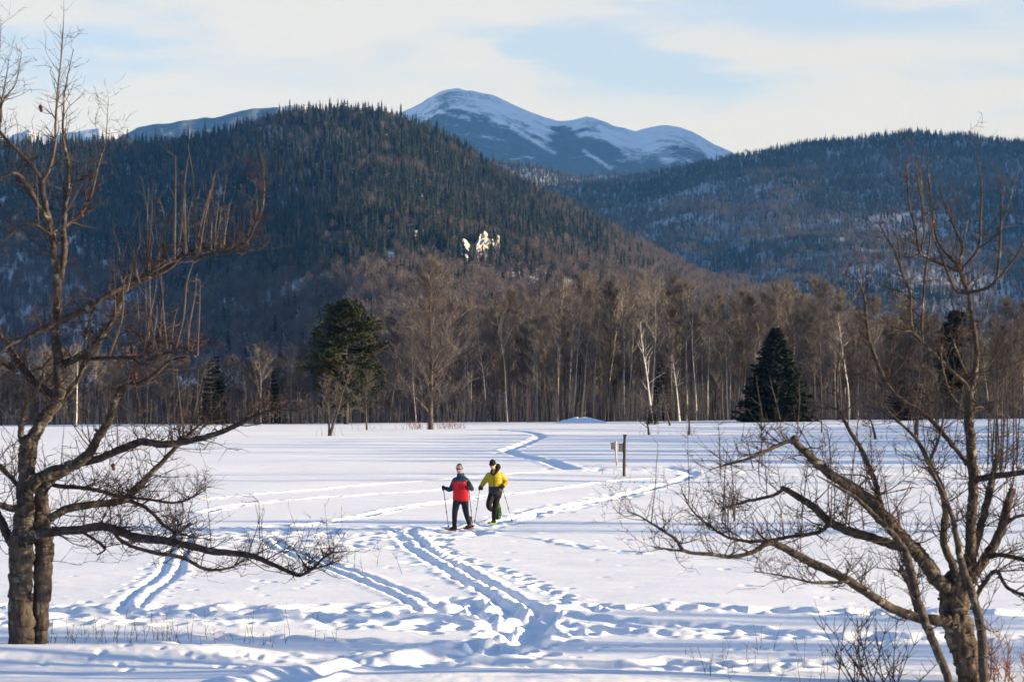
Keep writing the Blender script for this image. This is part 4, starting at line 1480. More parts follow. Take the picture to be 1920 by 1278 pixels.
class AppleTree:
    """limbs follow the photographed branches; each gets its own depth, then grows spurs, twigs and shoots"""

    def __init__(self, name, label, D, origin, seed, tree_group=None):
        self.D = D
        self.o = Vector(origin)
        self.rng = random.Random(seed)
        self.root = thing(name, label, 'tree', origin)
        self.twigs, self.shoots = MB(), MB()
        self.k = D / F                      # metres per photograph pixel

    def curve(self, pts, d0, d1, per=8, jitter=0.03):
        n = len(pts)
        P = [Vector((*at(p[0], p[1], self.D + d0 + (d1 - d0) * (i / max(1, n - 1)) ** 1.0), )) for i, p in enumerate(pts)]
        for i in range(1, n - 1):
            P[i].y += self.rng.gauss(0, jitter)
        R = [p[2] * self.k for p in pts]
        C = catmull(P, per)
        RR = []
        for i in range(n - 1):
            for k in range(per):
                RR.append(R[i] + (R[i + 1] - R[i]) * k / per)
        RR.append(R[-1])
        return C, RR

    def limb(self, pts, d0=0.0, d1=0.0, name='limb', grow=1.0, shoots=0.0, mat='limb_bark', sides=None, knob=0.10, spur=1.0):
        if name == 'limb':
            pts = [(p[0], p[1], p[2] * 0.88) for p in pts]
        C, R = self.curve(pts, d0, d1)
        mb = MB()
        rmax = max(R)
        k = sides or (16 if rmax > 0.08 else 10 if rmax > 0.035 else 7)
        wob = []
        for i, p in enumerate(C):
            r = R[i]
            wob.append(p + Vector((self.rng.gauss(0, 1), self.rng.gauss(0, 1), self.rng.gauss(0, 0.6))) * r * (0.10 if 0 < i < len(C) - 1 else 0))
        mb.tube([p - self.o for p in wob], R, k, knob=knob * 0.6, rng=self.rng, close=True, ridge=0.10 if rmax > 0.09 else 0.08)
        # burrs and cut stubs
        if rmax > 0.03:
            for i in range(2, len(C) - 2, 6):
                if self.rng.random() < 0.5:
                    d = rand_dir(self.rng, self.rng.uniform(-0.2, 0.9))
                    mb.tube([C[i] - self.o, C[i] + d * (R[i] + self.rng.uniform(0.01, 0.05)) - self.o], [min(R[i] * 0.5, 0.03), min(R[i] * 0.28, 0.016)], 6, knob=0.15, rng=self.rng, close=True)
        mb.build(name, M[mat], self.root, True)
        if grow:
            self.grow(C, R, grow, shoots, spur)
        return C, R

    def twig(self, p, d, L_, r, n=4, wob=0.16, lift=0.08, shoot=False, k=4):
        pts = path(p, d, L_, n, self.rng, wob, lift)
        (self.shoots if shoot else self.twigs).tube([q - self.o for q in pts], taper(r, max(0.0012, r * 0.3), n + 1), k)
        return pts

    def grow(self, C, R, dens, shoots, spur):
        rng = self.rng
        L_ = sum((b - a).length for a, b in zip(C[:-1], C[1:]))
        n = int(L_ * 13 * dens)
        for i in range(n):
            u = 0.12 + 0.88 * rng.random()
            j = min(len(C) - 2, int(u * (len(C) - 1)))
            p = C[j].lerp(C[j + 1], rng.random())
            ax = (C[j + 1] - C[j]).normalized()
            d = (rand_dir(rng, rng.uniform(-0.35, 0.95)) + ax * 0.55).normalized()
            r = min(R[j] * 0.45, rng.uniform(0.0045, 0.010))
            ll = rng.uniform(0.18, 0.85) * min(1.0, 0.45 + R[j] * 14)
            pts = self.twig(p, d, ll, r, 4, 0.20, 0.06)
            for s in range(int(rng.uniform(2, 6) * spur)):
                q = pts[rng.randrange(1, 5)]
                d2 = (rand_dir(rng, rng.uniform(-0.3, 0.95)) + d * 0.5).normalized()
                p2 = self.twig(q, d2, rng.uniform(0.10, 0.40), r * 0.68, 3, 0.22, 0.08, k=3)
                for s2 in range(rng.randrange(0, 4)):
                    q2 = p2[rng.randrange(1, 4)]
                    self.twig(q2, (rand_dir(rng, rng.uniform(-0.4, 0.9)) + d2 * 0.4).normalized(), rng.uniform(0.04, 0.16), 0.003, 2, 0.25, 0.0, k=3)
        for i in range(int(L_ * shoots)):
            j = rng.randrange(max(1, len(C) // 6), len(C) - 1)
            self.sprout(C[j], rng.uniform(0.35, 1.25))

    def sprout(self, p, h, r=None):
        rng = self.rng
        r = r or rng.uniform(0.004, 0.008)
        d = Vector((rng.gauss(0, 0.13), rng.gauss(0, 0.13), 1))
        pts = self.twig(p, d, h, r, 5, 0.045, 0.01, shoot=True, k=4)
        for s in range(int(h * 7)):
            q = pts[rng.randrange(1, 6)]
            self.twig(q, rand_dir(rng, rng.uniform(0.2, 0.9)), rng.uniform(0.04, 0.22), 0.003, 2, 0.15, 0.1, shoot=True, k=3)

    def shoot_px(self, pts, dd=0.0):
        C, R = self.curve(pts, dd, dd + 0.05, per=3, jitter=0.01)
        self.shoots.tube([c - self.o for c in C], R, 5, knob=0.12, rng=self.rng)
        rng = self.rng
        for i in range(int(len(C) * 1.6)):
            j = rng.randrange(1, len(C))
            self.twig(C[j], rand_dir(rng, rng.uniform(0.1, 0.9)), rng.uniform(0.04, 0.3), 0.0035, 3, 0.15, 0.12, shoot=True, k=3)

    def fruit(self, px, py, dd=0.0):
        p = at(px, py, self.D + dd) - self.o
        mb = MB()
        mb.ball(p, (0.030, 0.030, 0.034), 10)
        mb.ball(p + Vector((0.012, -0.01, -0.045)), (0.024, 0.024, 0.026), 8)
        mb.tube([p + Vector((0, 0, 0.02)), p + Vector((0.01, 0, 0.07))], [0.004, 0.003], 4)
        mb.build('withered_apple', M['fruit'], self.root, True)

    def finish(self):
        self.twigs.build('twigs', M['twig'], self.root)
        self.shoots.build('shoots', M['shoot'], self.root)


DL = 33.0
g = gpt(45, 1212)
TL = AppleTree('apple_tree', 'tall old twin-trunked leafless apple tree with a few withered red apples', DL, (at(45, 1212, DL).x, DL, 0.0), 401)
TL.limb([(42, 1240, 25), (42, 1210, 23), (40, 1150, 22), (38, 1090, 21.5), (40, 1028, 23), (44, 986, 19), (48, 935, 16), (50, 883, 15.5), (52, 849, 17), (58, 826, 16)], 0, 0, 'trunk', 0.15, 0, 'apple_bark', 30, 0.08)
TL.limb([(72, 1240, 15), (74, 1205, 14), (77, 1160, 15), (80, 1090, 17), (84, 1021, 18), (81, 986, 16), (77, 952, 13), (80, 915, 12), (100, 893, 10), (127, 880, 9)], 0.22, 0.1, 'trunk', 0.2, 0, 'apple_bark', 26, 0.08)
TL.limb([(56, 832, 15), (64, 816, 14), (82, 785, 13), (102, 759, 13), (112, 736, 12), (110, 703, 11), (108, 670, 10), (103, 621, 9), (105, 571, 9), (107, 522, 9), (102, 473, 8), (98, 450, 7.5), (90, 412, 7),
         (83, 370, 6), (79, 340, 5)], 0, -0.2, 'limb', 0.5, 1.0)
TL.limb([(79, 342, 4), (93, 315, 4), (103, 274, 3), (105, 230, 2.6), (107, 195, 2.4), (112, 143, 1.8), (116, 95, 1.2), (119, 47, 0.7)], -0.2, -0.2, 'limb', 0.8, 0.6, 'shoot', spur=0.6)
TL.limb([(106, 540, 6), (115, 516, 7), (120, 460, 6.5), (120, 436, 6), (122, 384, 5), (129, 350, 4.5), (126, 298, 3.5), (119, 264, 3), (120, 205, 2), (124, 160, 1.2), (138, 92, 0.7)], -0.1, 0.3, 'limb', 0.9, 0.8, spur=0.7)
TL.limb([(122, 424, 3), (127, 419, 3.5), (148, 401, 3.4), (169, 370, 3), (186, 302, 2.5), (198, 264, 1.2), (203, 190, 0.6)], 0.2, 0.5, 'limb', 1.0, 0.8, spur=0.8)
TL.limb([(129, 350, 2.2), (140, 340, 2.2), (160, 335, 1.8), (180, 318, 1.2)], 0.2, -0.2, 'limb', 1.0, 0.5)
TL.limb([(93, 419, 5), (72, 384, 5), (48, 343, 4.5), (31, 326, 4), (0, 333, 3.4), (-40, 345, 3)], -0.15, -0.5, 'limb', 1.0, 1.0)
TL.limb([(79, 340, 4), (65, 319, 4), (34, 284, 4), (14, 264, 3.6), (-4, 243, 3.2), (-40, 215, 2.8)], -0.2, 0.4, 'limb', 1.0, 1.0)
TL.limb([(0, 250, 2.5), (0, 205, 2.2), (7, 171, 1.8), (15, 130, 1.0), (16, 110, 0.6)], 0.4, 0.4, 'limb', 1.0, 0, 'shoot', spur=0.6)
TL.limb([(2, 230, 2), (7, 191, 1.6), (31, 157, 1.2), (40, 102, 0.6)], 0.4, 0.3, 'limb', 0.8, 0, 'shoot', spur=0.6)
TL.limb([(-8, 220, 2), (-4, 140, 1.5), (0, 95, 1.1), (2, 45, 0.6)], 0.4, 0.5, 'limb', 0.8, 0, 'shoot', spur=0.6)
TL.limb([(96, 440, 3), (60, 420, 2.6), (30, 430, 2.4), (0, 456, 2), (-30, 470, 2)], -0.3, -0.8, 'limb', 1.2, 1.5)
TL.limb([(118, 683, 9), (148, 670, 8), (166, 654, 7), (184, 637, 6.5), (210, 604, 6.2), (223, 571, 6), (237, 542, 6), (279, 519, 5.5), (316, 502, 5), (345, 476, 4.5), (380, 468, 4), (430, 462, 3.4), (458, 455, 3), (480, 420, 2.4),
         (494, 381, 2), (496, 298, 0.8)], 0, -0.9, 'limb', 1.1, 4.5)
TL.limb([(112, 756, 4.5), (145, 713, 4.8), (156, 680, 4.6), (180, 640, 4), (208, 606, 3)], 0.1, -0.3, 'limb', 0.6, 1.0)
TL.limb([(345, 476, 3.4), (371, 483, 3.2), (411, 476, 2.8), (440, 468, 2.2), (467, 456, 1.4)], -0.8, -1.2, 'limb', 1.4, 4.0)
TL.limb([(-10, 668, 3), (20, 645, 4), (59, 627, 5), (99, 608, 6), (148, 585, 6.5), (184, 565, 6), (230, 535, 5.5), (273, 516, 4.5), (310, 496, 3)], -0.8, -0.7, 'limb', 0.9, 2.5, knob=0.06)
TL.limb([(185, 566, 3), (170, 590, 3), (163, 620, 3), (158, 650, 2.6)], -0.7, -0.3, 'limb', 0.8, 0)
TL.limb([(158, 673, 3.5), (210, 670, 4), (250, 670, 4), (268, 668, 4), (273, 660, 4), (286, 642, 4), (312, 641, 4), (348, 654, 3), (366, 668, 1.5)], 0.2, -0.8, 'limb', 1.3, 4.0)
TL.limb([(250, 670, 2.6), (263, 682, 2.2), (290, 668, 2), (330, 658, 1.5)], -0.3, -0.9, 'limb', 1.2, 1.5)
TL.limb([(272, 655, 3), (262, 630, 2.4), (240, 620, 1.8), (225, 628, 1.2)], -0.5, -0.5, 'limb', 1.2, 3.0)
TL.limb([(50, 930, 14), (58, 912, 13), (69, 900, 12), (93, 887, 13), (127, 876, 12), (165, 852, 10.5), (184, 818, 9), (204, 788, 8), (217, 746, 7), (227, 729, 6), (263, 719, 5), (296, 696, 4), (319, 677, 3), (350, 668, 1.5)], -0.1, -0.7, 'limb', 1.0, 2.0)
TL.limb([(125, 872, 9), (172, 863, 8), (220, 845, 8), (262, 828, 8), (303, 833, 7.5), (344, 828, 7), (396, 816, 6), (448, 795, 5), (482, 778, 3.4), (510, 768, 2.4), (540, 765, 1.2)], -0.1, -1.4, 'limb', 1.7, 2.5)
TL.limb([(85, 978, 9), (103, 966, 9), (131, 952, 9), (172, 945, 8), (207, 942, 8), (234, 935, 8), (258, 911, 7), (293, 876, 6), (330, 838, 4.5), (361, 808, 3), (380, 790, 1.5)], 0.25, 0.6, 'limb', 1.6, 2.0)
TL.limb([(234, 935, 4.5), (275, 952, 4), (310, 986, 3.4), (340, 1000, 2.4), (372, 1008, 1.2)], 0.45, 0.0, 'limb', 2.0, 1.0)
TL.limb([(90, 905, 5), (110, 911, 5), (155, 914, 4.4), (193, 921, 4), (234, 931, 3.4), (275, 935, 3), (327, 942, 2.4), (361, 931, 1.8), (385, 918, 1.0)], 0.2, -0.6, 'limb', 2.0, 1.2)
TL.limb([(42, 1020, 14), (52, 1015, 12), (65, 1004, 10), (96, 997, 9), (145, 993, 9), (193, 986, 9), (220, 993, 9), (258, 1007, 9), (310, 1014, 8), (361, 1024, 7.5), (396, 1033, 7), (465, 1040, 6), (499, 1052, 5), (537, 1069, 4),
         (561, 1078, 3.4), (585, 1066, 3), (616, 1038, 2), (647, 1033, 1)], -0.15, -1.3, 'limb', 1.5, 1.4)
TL.limb([(213, 994, 4), (225, 1010, 4), (248, 1024, 4), (293, 1036, 4), (344, 1045, 4), (386, 1066, 3.4), (430, 1064, 2.4), (458, 1048, 1.2)], -0.5, -0.2, 'limb', 1.7, 0.5)
TL.limb([(310, 1014, 4), (327, 1004, 4), (358, 980, 3.4)], -0.7, -0.9, 'limb', 1.8, 1.0)
TL.limb([(585, 1066, 2), (610, 1060, 1.6), (640, 1048, 0.9)], -1.2, -1.0, 'limb', 2.0, 1.0)
TL.limb([(150, 994, 3.4), (175, 1010, 3), (196, 1028, 2.4), (182, 1040, 1.4)], -0.3, -0.6, 'limb', 1.8, 0)
TL.limb([(42, 955, 8), (29, 955, 7), (10, 949, 7), (-10, 945, 6), (-50, 950, 5)], 0, -0.4, 'limb', 1.2, 1.0)
TL.limb([(36, 1030, 11), (24, 1021, 9.5), (10, 993, 9), (-4, 966, 9), (-30, 935, 8), (-60, 915, 7)], 0, 0.4, 'limb', 1.0, 1.0)
TL.limb([(46, 915, 6), (31, 907, 5), (14, 887, 5), (-4, 869, 4), (-40, 850, 3)], 0, 0.5, 'limb', 1.4, 1.0)
TL.limb([(54, 835, 8), (41, 825, 7.5), (40, 806, 6.5), (41, 788, 5.5), (51, 759, 5), (69, 729, 4.6), (82, 703, 3.6), (84, 680, 2)], 0, -0.3, 'limb', 0.8, 1.5)
TL.limb([(104, 752, 9), (89, 736, 9), (62, 713, 9), (36, 683, 8), (20, 654, 6), (0, 631, 5), (-40, 610, 4)], 0, 0.4, 'limb', 1.1, 1.5)
TL.limb([(36, 683, 4), (20, 690, 3.6), (5, 680, 3), (-20, 660, 2.6)], 0.2, -0.4, 'limb', 1.4, 1.5)
# tall straight water shoots
rs = random.Random(9)
for i in range(17):
    x0 = rs.uniform(215, 440)
    y0 = float(np.interp(x0, [215, 279, 345, 440], [560, 519, 476, 462]))
    hh = rs.uniform(70, 205) * (1.0 if 300 < x0 < 440 else 0.75)
    lean = rs.uniform(-40, 60) * hh / 150
    TL.shoot_px([(x0, y0, 2.5), (x0 + lean * rs.uniform(.2, .6), y0 - hh * .35, 2.1), (x0 + lean * rs.uniform(.5, .9), y0 - hh * .7, 1.5), (x0 + lean, y0 - hh, 0.6)], -0.7 + rs.uniform(-.4, .4))
for i in range(13):
    x0 = rs.uniform(165, 395)
    y0 = float(np.interp(x0, [165, 260, 350, 395], [672, 660, 650, 690]))
    hh = rs.uniform(60, 210)
    lean = rs.uniform(-34, 42) * hh / 150
    TL.shoot_px([(x0, y0, 2.0), (x0 + lean * rs.uniform(.2, .6), y0 - hh * .35, 1.7), (x0 + lean * rs.uniform(.5, .9), y0 - hh * .7, 1.2), (x0 + lean, y0 - hh, 0.5)], -0.5 + rs.uniform(-.5, .5))
for px, py, dd in ((76, 201, -0.2), (152, 398, 0.3), (253, 702, -0.5), (212, 872, -0.3), (246, 655, -0.5)):
    TL.fruit(px, py, dd)
TL.finish()

DR = 29.2
TR = AppleTree('apple_tree', 'many-stemmed old leafless apple tree with a thick short trunk and low spreading limbs', DR, (at(1822, 1290, DR).x, DR, -0.1), 402)
TR.limb([(1828, 1320, 24), (1822, 1285, 22), (1817, 1250, 23), (1812, 1225, 25), (1800, 1195, 26), (1793, 1165, 27), (1790, 1131, 28), (1793, 1100, 26), (1797, 1080, 20)], 0, 0, 'trunk', 0.2, 0, 'apple_bark', 34, 0.08)
TR.limb([(1806, 1100, 17), (1811, 1068, 14), (1819, 1029, 11.5), (1819, 975, 11), (1823, 936, 11), (1823, 877, 11), (1819, 819, 11), (1816, 791, 10), (1818, 741, 8.5), (1825, 713, 7), (1832, 670, 6), (1828, 630, 5.2), (1822, 590, 5),
         (1816, 550, 5), (1805, 522, 4.5), (1797, 500, 3.8), (1775, 475, 3.2), (1757, 449, 3), (1747, 393, 2.4), (1739, 322, 1.4), (1736, 305, 0.7)], 0.05, 0.2, 'limb', 0.55, 0.7)
TR.limb([(1812, 548, 3.6), (1794, 545, 3.5), (1777, 514, 3), (1763, 477, 2.5), (1748, 440, 2), (1744, 415, 1)], 0.2, -0.2, 'limb', 0.6, 0.4, spur=0.6)
TR.limb([(1799, 508, 3.6), (1785, 505, 3.5), (1757, 491, 3.5), (1726, 474, 3), (1718, 432, 2.6), (1706, 379, 2.2), (1701, 322, 1.8), (1702, 293, 0.8)], 0.2, 0.5, 'limb', 0.6, 0.5, spur=0.6)
TR.limb([(1726, 474, 2.4), (1735, 421, 2.2), (1723, 350, 1.8), (1716, 303, 0.8)], 0.45, 0.3, 'limb', 0.5, 0.2, spur=0.5)
TR.limb([(1732, 432, 2), (1729, 380, 2), (1726, 330, 1.6), (1721, 295, 0.8)], 0.35, 0.6, 'limb', 0.5, 0.2, spur=0.5)
TR.limb([(1706, 350, 1.6), (1690, 330, 1.2), (1673, 306, 0.6)], 0.5, 0.5, 'limb', 0.5, 0)
TR.limb([(1726, 474, 2.6), (1712, 482, 2.2), (1694, 482, 1.4)], 0.4, 0.2, 'limb', 0.5, 1.0)
TR.limb([(1802, 505, 3), (1833, 466, 3), (1839, 407, 2.5), (1840, 359, 2), (1836, 315, 1.4), (1831, 284, 0.8)], 0.2, 0.0, 'limb', 0.5, 0.3, spur=0.5)
TR.limb([(1833, 466, 2.2), (1856, 452, 2), (1874, 438, 1.6)], 0.1, -0.1, 'limb', 0.5, 0)
TR.limb([(1798, 500, 3), (1800, 480, 3), (1802, 463, 3), (1785, 412, 2.5), (1768, 370, 2), (1760, 330, 0.8)], 0.2, -0.2, 'limb', 0.5, 0.3, spur=0.5)
TR.limb([(1802, 463, 1.8), (1811, 430, 1.6), (1818, 400, 0.7)], 0, -0.1, 'limb', 0.5, 0)
TR.limb([(1785, 412, 1.6), (1788, 380, 1.3), (1789, 348, 0.6)], -0.1, -0.1, 'limb', 0.5, 0)
TR.limb([(1819, 548, 4), (1844, 542, 3.6), (1867, 528, 3.4), (1873, 483, 3), (1878, 415, 2.4), (1880, 350, 1)], 0.15, -0.3, 'limb', 0.6, 0.4, spur=0.5)
TR.limb([(1879, 412, 2), (1888, 395, 1.8), (1897, 360, 1.4), (1901, 320, 0.7)], -0.25, -0.2, 'limb', 0.5, 0)
TR.limb([(1867, 528, 2.6), (1890, 500, 2.2), (1904, 483, 2), (1920, 449, 1.6), (1935, 400, 1)], -0.1, -0.4, 'limb', 0.6, 0.3, spur=0.5)
TR.limb([(1823, 600, 3), (1842, 601, 2.2), (1850, 590, 1.8), (1853, 567, 1)], 0.1, 0.1, 'limb', 0.6, 1.0)
TR.limb([(1815, 745, 4.2), (1814, 722, 4.2), (1785, 696, 4), (1746, 659, 4), (1712, 625, 4), (1698, 620, 3), (1659, 625, 1.8)], 0.1, -0.5, 'limb', 0.6, 1.0)
TR.limb([(1712, 625, 3), (1708, 590, 3), (1706, 548, 3), (1692, 511, 2.5), (1673, 466, 2.2), (1656, 435, 1.6), (1648, 415, 0.8)], -0.35, -0.2, 'limb', 0.6, 0.3, spur=0.5)
TR.limb([(1730, 645, 3), (1730, 604, 3), (1735, 519, 2.5), (1743, 449, 2), (1740, 405, 1)], -0.3, -0.5, 'limb', 0.6, 0.3, spur=0.5)
TR.limb([(1706, 560, 2.2), (1690, 548, 2), (1666, 540, 1.6), (1646, 533, 0.8)], -0.3, -0.3, 'limb', 0.6, 0.3)
TR.limb([(1700, 540, 1.8), (1690, 500, 1.8), (1681, 450, 1.5), (1673, 430, 0.7)], -0.3, -0.3, 'limb', 0.6, 0)
TR.limb([(1781, 1100, 17), (1757, 1088, 16), (1726, 1041, 15), (1694, 1010, 14), (1659, 967, 13), (1620, 928, 11.5), (1570, 897, 10.5), (1531, 866, 9), (1500, 838, 7.5), (1486, 819, 6)], -0.1, -0.9, 'limb', 1.1, 1.2)
TR.limb([(1492, 826, 4.4), (1476, 828, 4), (1453, 838, 4), (1406, 858, 3.4), (1372, 868, 2.6), (1355, 873, 2.2), (1330, 880, 1)], -0.9, -1.3, 'limb', 1.6, 2.0)
TR.limb([(1690, 1025, 10), (1679, 1022, 10), (1628, 1006, 10), (1589, 994, 10), (1558, 979, 9), (1523, 948, 8), (1492, 928, 7), (1466, 913, 5)], -0.5, -0.2, 'limb', 1.2, 1.2)
TR.limb([(1470, 915, 4), (1449, 928, 3.6), (1398, 940, 3.2), (1363, 951, 2.4), (1351, 959, 1.4)], -0.2, 0.3, 'limb', 1.8, 1.2)
TR.limb([(1562, 980, 5), (1554, 983, 5), (1531, 998, 4.6), (1484, 1006, 4), (1429, 1014, 3.4), (1375, 1010, 3), (1336, 990, 2.4), (1297, 955, 1.8), (1277, 916, 0.8)], -0.2, 0.5, 'limb', 1.7, 1.2)
TR.limb([(1790, 1165, 15), (1761, 1162, 12), (1722, 1158, 10.5), (1671, 1139, 9.5), (1628, 1111, 9), (1570, 1076, 9), (1511, 1049, 8.5), (1461, 1022, 7), (1440, 1018, 5.4), (1414, 1033, 4.6), (1375, 1043, 4), (1336, 1039, 4),
         (1285, 1033, 3.4), (1266, 1010, 3), (1231, 987, 2.4), (1196, 965, 1.6), (1176, 958, 0.8)], -0.2, -1.5, 'limb', 1.1, 1.0)
TR.limb([(1285, 1033, 2.4), (1250, 1029, 2), (1227, 1027, 0.9)], -1.3, -1.4, 'limb', 2.0, 0.5)
TR.limb([(1590, 1088, 3), (1581, 1090, 3), (1531, 1092, 2.6), (1472, 1080, 2), (1414, 1070, 0.9)], -0.9, -1.3, 'limb', 1.8, 0.5)
TR.limb([(1795, 1095, 9), (1788, 1060, 8.5), (1768, 1014, 8), (1772, 955, 8), (1765, 916, 7.5), (1741, 866, 6), (1718, 823, 4), (1687, 792, 2.4), (1660, 765, 1.2)], -0.2, -0.7, 'limb', 1.3, 1.2)
TR.limb([(1741, 866, 3.6), (1755, 840, 3.4), (1761, 819, 3), (1768, 780, 2.2), (1760, 735, 1.6), (1752, 690, 0.8)], -0.5, -0.3, 'limb', 1.0, 1.0)
TR.limb([(1810, 1110, 14), (1819, 1084, 12), (1850, 1045, 11), (1878, 990, 10), (1893, 936, 9), (1899, 916, 7)], 0.1, 0.5, 'limb', 1.2, 1.0, mat='apple_bark')
TR.limb([(1880, 985, 5), (1900, 970, 4), (1925, 965, 3.4), (1960, 975, 2.4)], 0.4, 0.2, 'limb', 1.4, 1.0)
TR.limb([(1852, 1042, 5), (1880, 1040, 5), (1920, 1049, 5), (1960, 1062, 4)], 0.2, -0.4, 'limb', 1.4, 1.0)
TR.limb([(1820, 905, 7), (1838, 897, 7), (1862, 893, 7), (1920, 885, 6), (1970, 878, 5)], 0.05, -0.6, 'limb', 1.2, 1.2)
TR.limb([(1812, 1085, 10), (1822, 1050, 9), (1842, 975, 8), (1858, 916, 8), (1866, 866, 6), (1880, 850, 3.4)], 0.2, 0.7, 'limb', 1.2, 1.0)
TR.limb([(1812, 870, 5), (1808, 862, 5), (1785, 834, 5), (1757, 800, 5), (1727, 770, 5), (1684, 746, 5), (1659, 713, 5), (1636, 656, 4.6), (1625, 614, 4), (1620, 556, 3), (1606, 522, 1.2)], 0.1, 0.8, 'limb', 0.8, 1.0)
TR.limb([(1658, 964, 6.5), (1648, 935, 6.5), (1644, 909, 6), (1620, 850, 5), (1591, 803, 4), (1572, 760, 3), (1570, 715, 2.4), (1572, 673, 1.4), (1575, 640, 0.7)], -0.55, -0.2, 'limb', 1.0, 1.0)
TR.limb([(1576, 768, 2), (1560, 764, 1.6), (1545, 758, 0.8)], -0.3, -0.3, 'limb', 1.0, 0)
TR.limb([(1664, 716, 2.6), (1676, 700, 2.4), (1698, 670, 2.2), (1706, 640, 1.4)], 0.5, 0.2, 'limb', 0.8, 0.5)
TR.limb([(1700, 745, 2.4), (1715, 715, 2.2), (1727, 680, 2), (1728, 650, 1)], 0.3, 0.1, 'limb', 0.8, 0.5)
TR.limb([(1800, 760, 3), (1780, 735, 2.6), (1770, 700, 2.4), (1764, 670, 1.6), (1768, 630, 0.8)], 0.0, -0.4, 'limb', 0.8, 0.5)
TR.limb([(1812, 700, 2.4), (1800, 675, 2.2), (1790, 645, 1.6), (1788, 635, 1)], 0.1, -0.4, 'limb', 0.8, 0)
TR.limb([(1825, 765, 3), (1838, 762, 2.4), (1848, 770, 1.6)], 0.1, 0.2, 'limb', 0.8, 1.0)
TR.limb([(1722, 1152, 7), (1712, 1112, 6), (1698, 1082, 5), (1688, 1066, 3.4), (1702, 1050, 2)], -0.3, -0.5, 'limb', 2.0, 0.5)
TR.limb([(1820, 1140, 6), (1840, 1100, 5), (1868, 1070, 4.4), (1888, 1100, 4), (1925, 1118, 3.6)], 0.1, -0.4, 'limb', 1.4, 0.5)
for i in range(22):
    x0 = rs.uniform(1340, 1700)
    y0 = float(np.interp(x0, [1340, 1450, 1560, 1700], [985, 960, 985, 1000])) - rs.choice([0, 0, 90])
    hh = rs.uniform(50, 150)
    lean = rs.uniform(-40, 25) * hh / 150
    TR.shoot_px([(x0, y0, 1.3), (x0 + lean * .3, y0 - hh * .35, 1.1), (x0 + lean * .55, y0 - hh * .7, 0.9), (x0 + lean, y0 - hh, 0.4)], -0.6 + rs.uniform(-.4, .4))
for i in range(16):
    x0 = rs.uniform(1845, 1925)
    y0 = rs.uniform(860, 900)
    hh = rs.uniform(90, 190)
    lean = rs.uniform(-12, 20) * hh / 150
    TR.shoot_px([(x0, y0, 1.7), (x0 + lean * .3, y0 - hh * .35, 1.5), (x0 + lean * .55, y0 - hh * .7, 1.2), (x0 + lean, y0 - hh, 0.5)], -0.4 + rs.uniform(-.3, .3))
TR.finish()

for lab, pts, seed in (('slender bare sapling leaning away from the apple trunk', [(1790, 1310, 8.5), (1780, 1278, 8), (1753, 1209, 8), (1729, 1150, 8), (1714, 1100, 8), (1698, 1037, 7), (1675, 1002, 6), (1640, 967, 5), (1609, 936, 4), (1570, 912, 2.4), (1530, 890, 1)], 7),
                       ('slender bare sapling growing right up against the apple trunk', [(1848, 1310, 9), (1846, 1278, 9), (1842, 1189, 9), (1827, 1123, 8), (1803, 1053, 7), (1788, 975, 5), (1776, 944, 4.4), (1760, 905, 3), (1735, 860, 1.4)], 8)):
    S = AppleTree('sapling', lab, 27.6, (at(pts[1][0], pts[1][1], 27.6).x, 27.6, 0.0), seed)
    S.limb(pts, 0, -0.2, 'stem', 0.5, 0.6, 'limb_bark', 8, 0.05)
    S.finish()

# ------------------------------------------------------------------ posts with nest boxes
M['post'] = material('post', (0.045, 0.036, 0.030), (0.085, 0.066, 0.052), scale=9, rough=0.9, stretch=(1, 1, 0.15), bump=0.01, bscale=20)
M['pale_post'] = material('pale_post', (0.50, 0.45, 0.38), (0.36, 0.31, 0.26), scale=7, rough=0.85, stretch=(1, 1, 0.2), bump=0.006, bscale=20)
M['grey_wood'] = material('grey_wood', (0.15, 0.145, 0.145), (0.21, 0.20, 0.195), scale=6, rough=0.85, stretch=(1, 1, 0.3), bump=0.004, bscale=30)
M['dark_hole'] = material('dark_hole', (0.02, 0.018, 0.015), rough=0.9)


def nest_box(parent, c, w, d, h, lid):
    b = MB()
    b.box(c, (w, d, h))
    box = b.build('box', M['grey_wood'], parent)
    b = MB()
    b.box((c[0] - 0.02, c[1] - 0.03, c[2] + h / 2 + 0.014), (w + lid, d + 0.1, 0.025))
    b.build('lid', M['grey_wood'], box)
    b = MB()
    b.tube([(c[0] - w / 2 - 0.004, c[1], c[2] + h * 0.18), (c[0] - w / 2 + 0.01, c[1], c[2] + h * 0.18)], [0.02, 0.02], 12, close=True)
    b.build('entrance_hole', M['dark_hole'], box)
    b = MB()
    b.box((c[0] + w / 2 + 0.010, c[1], c[2]), (0.018, 0.09, h + 0.12))
    b.build('back_board', M['post'], box)


rng = random.Random(55)
gx_, gy_ = gpos(1171, 891)
pt = thing('nest_box_post', 'thick dark wooden post with flared top and a grey nest box on its side', 'post', (gx_, gy_, ground_z(gx_, gy_) - 0.02))
mb = MB()
mb.tube([(-0.02, 0, -0.3), (-0.02, 0, 0.3), (-0.005, 0, 0.9), (0, 0, 1.3), (0.005, 0, 1.62), (0.012, 0, 1.72), (0.018, 0, 1.80), (0.018, 0, 1.84)], [0.066, 0.064, 0.062, 0.060, 0.055, 0.058, 0.080, 0.082], 12, knob=0.06, rng=rng, close=True)
mb.build('post', M['post'], pt, True)
for i in range(9):
    a, zz = rng.uniform(0, 6.28), rng.uniform(0.2, 1.6)
    mb = MB()
    mb.tube([(math.cos(a) * .05, math.sin(a) * .05, zz), (math.cos(a) * .085, math.sin(a) * .085, zz + .02)], [0.018, 0.010], 6, close=True)
    mb.build('branch_stub', M['post'], pt)
nest_box(pt, (-0.165, -0.02, 1.26), 0.175, 0.17, 0.34, 0.05)
gx_, gy_ = gpos(1156, 874)
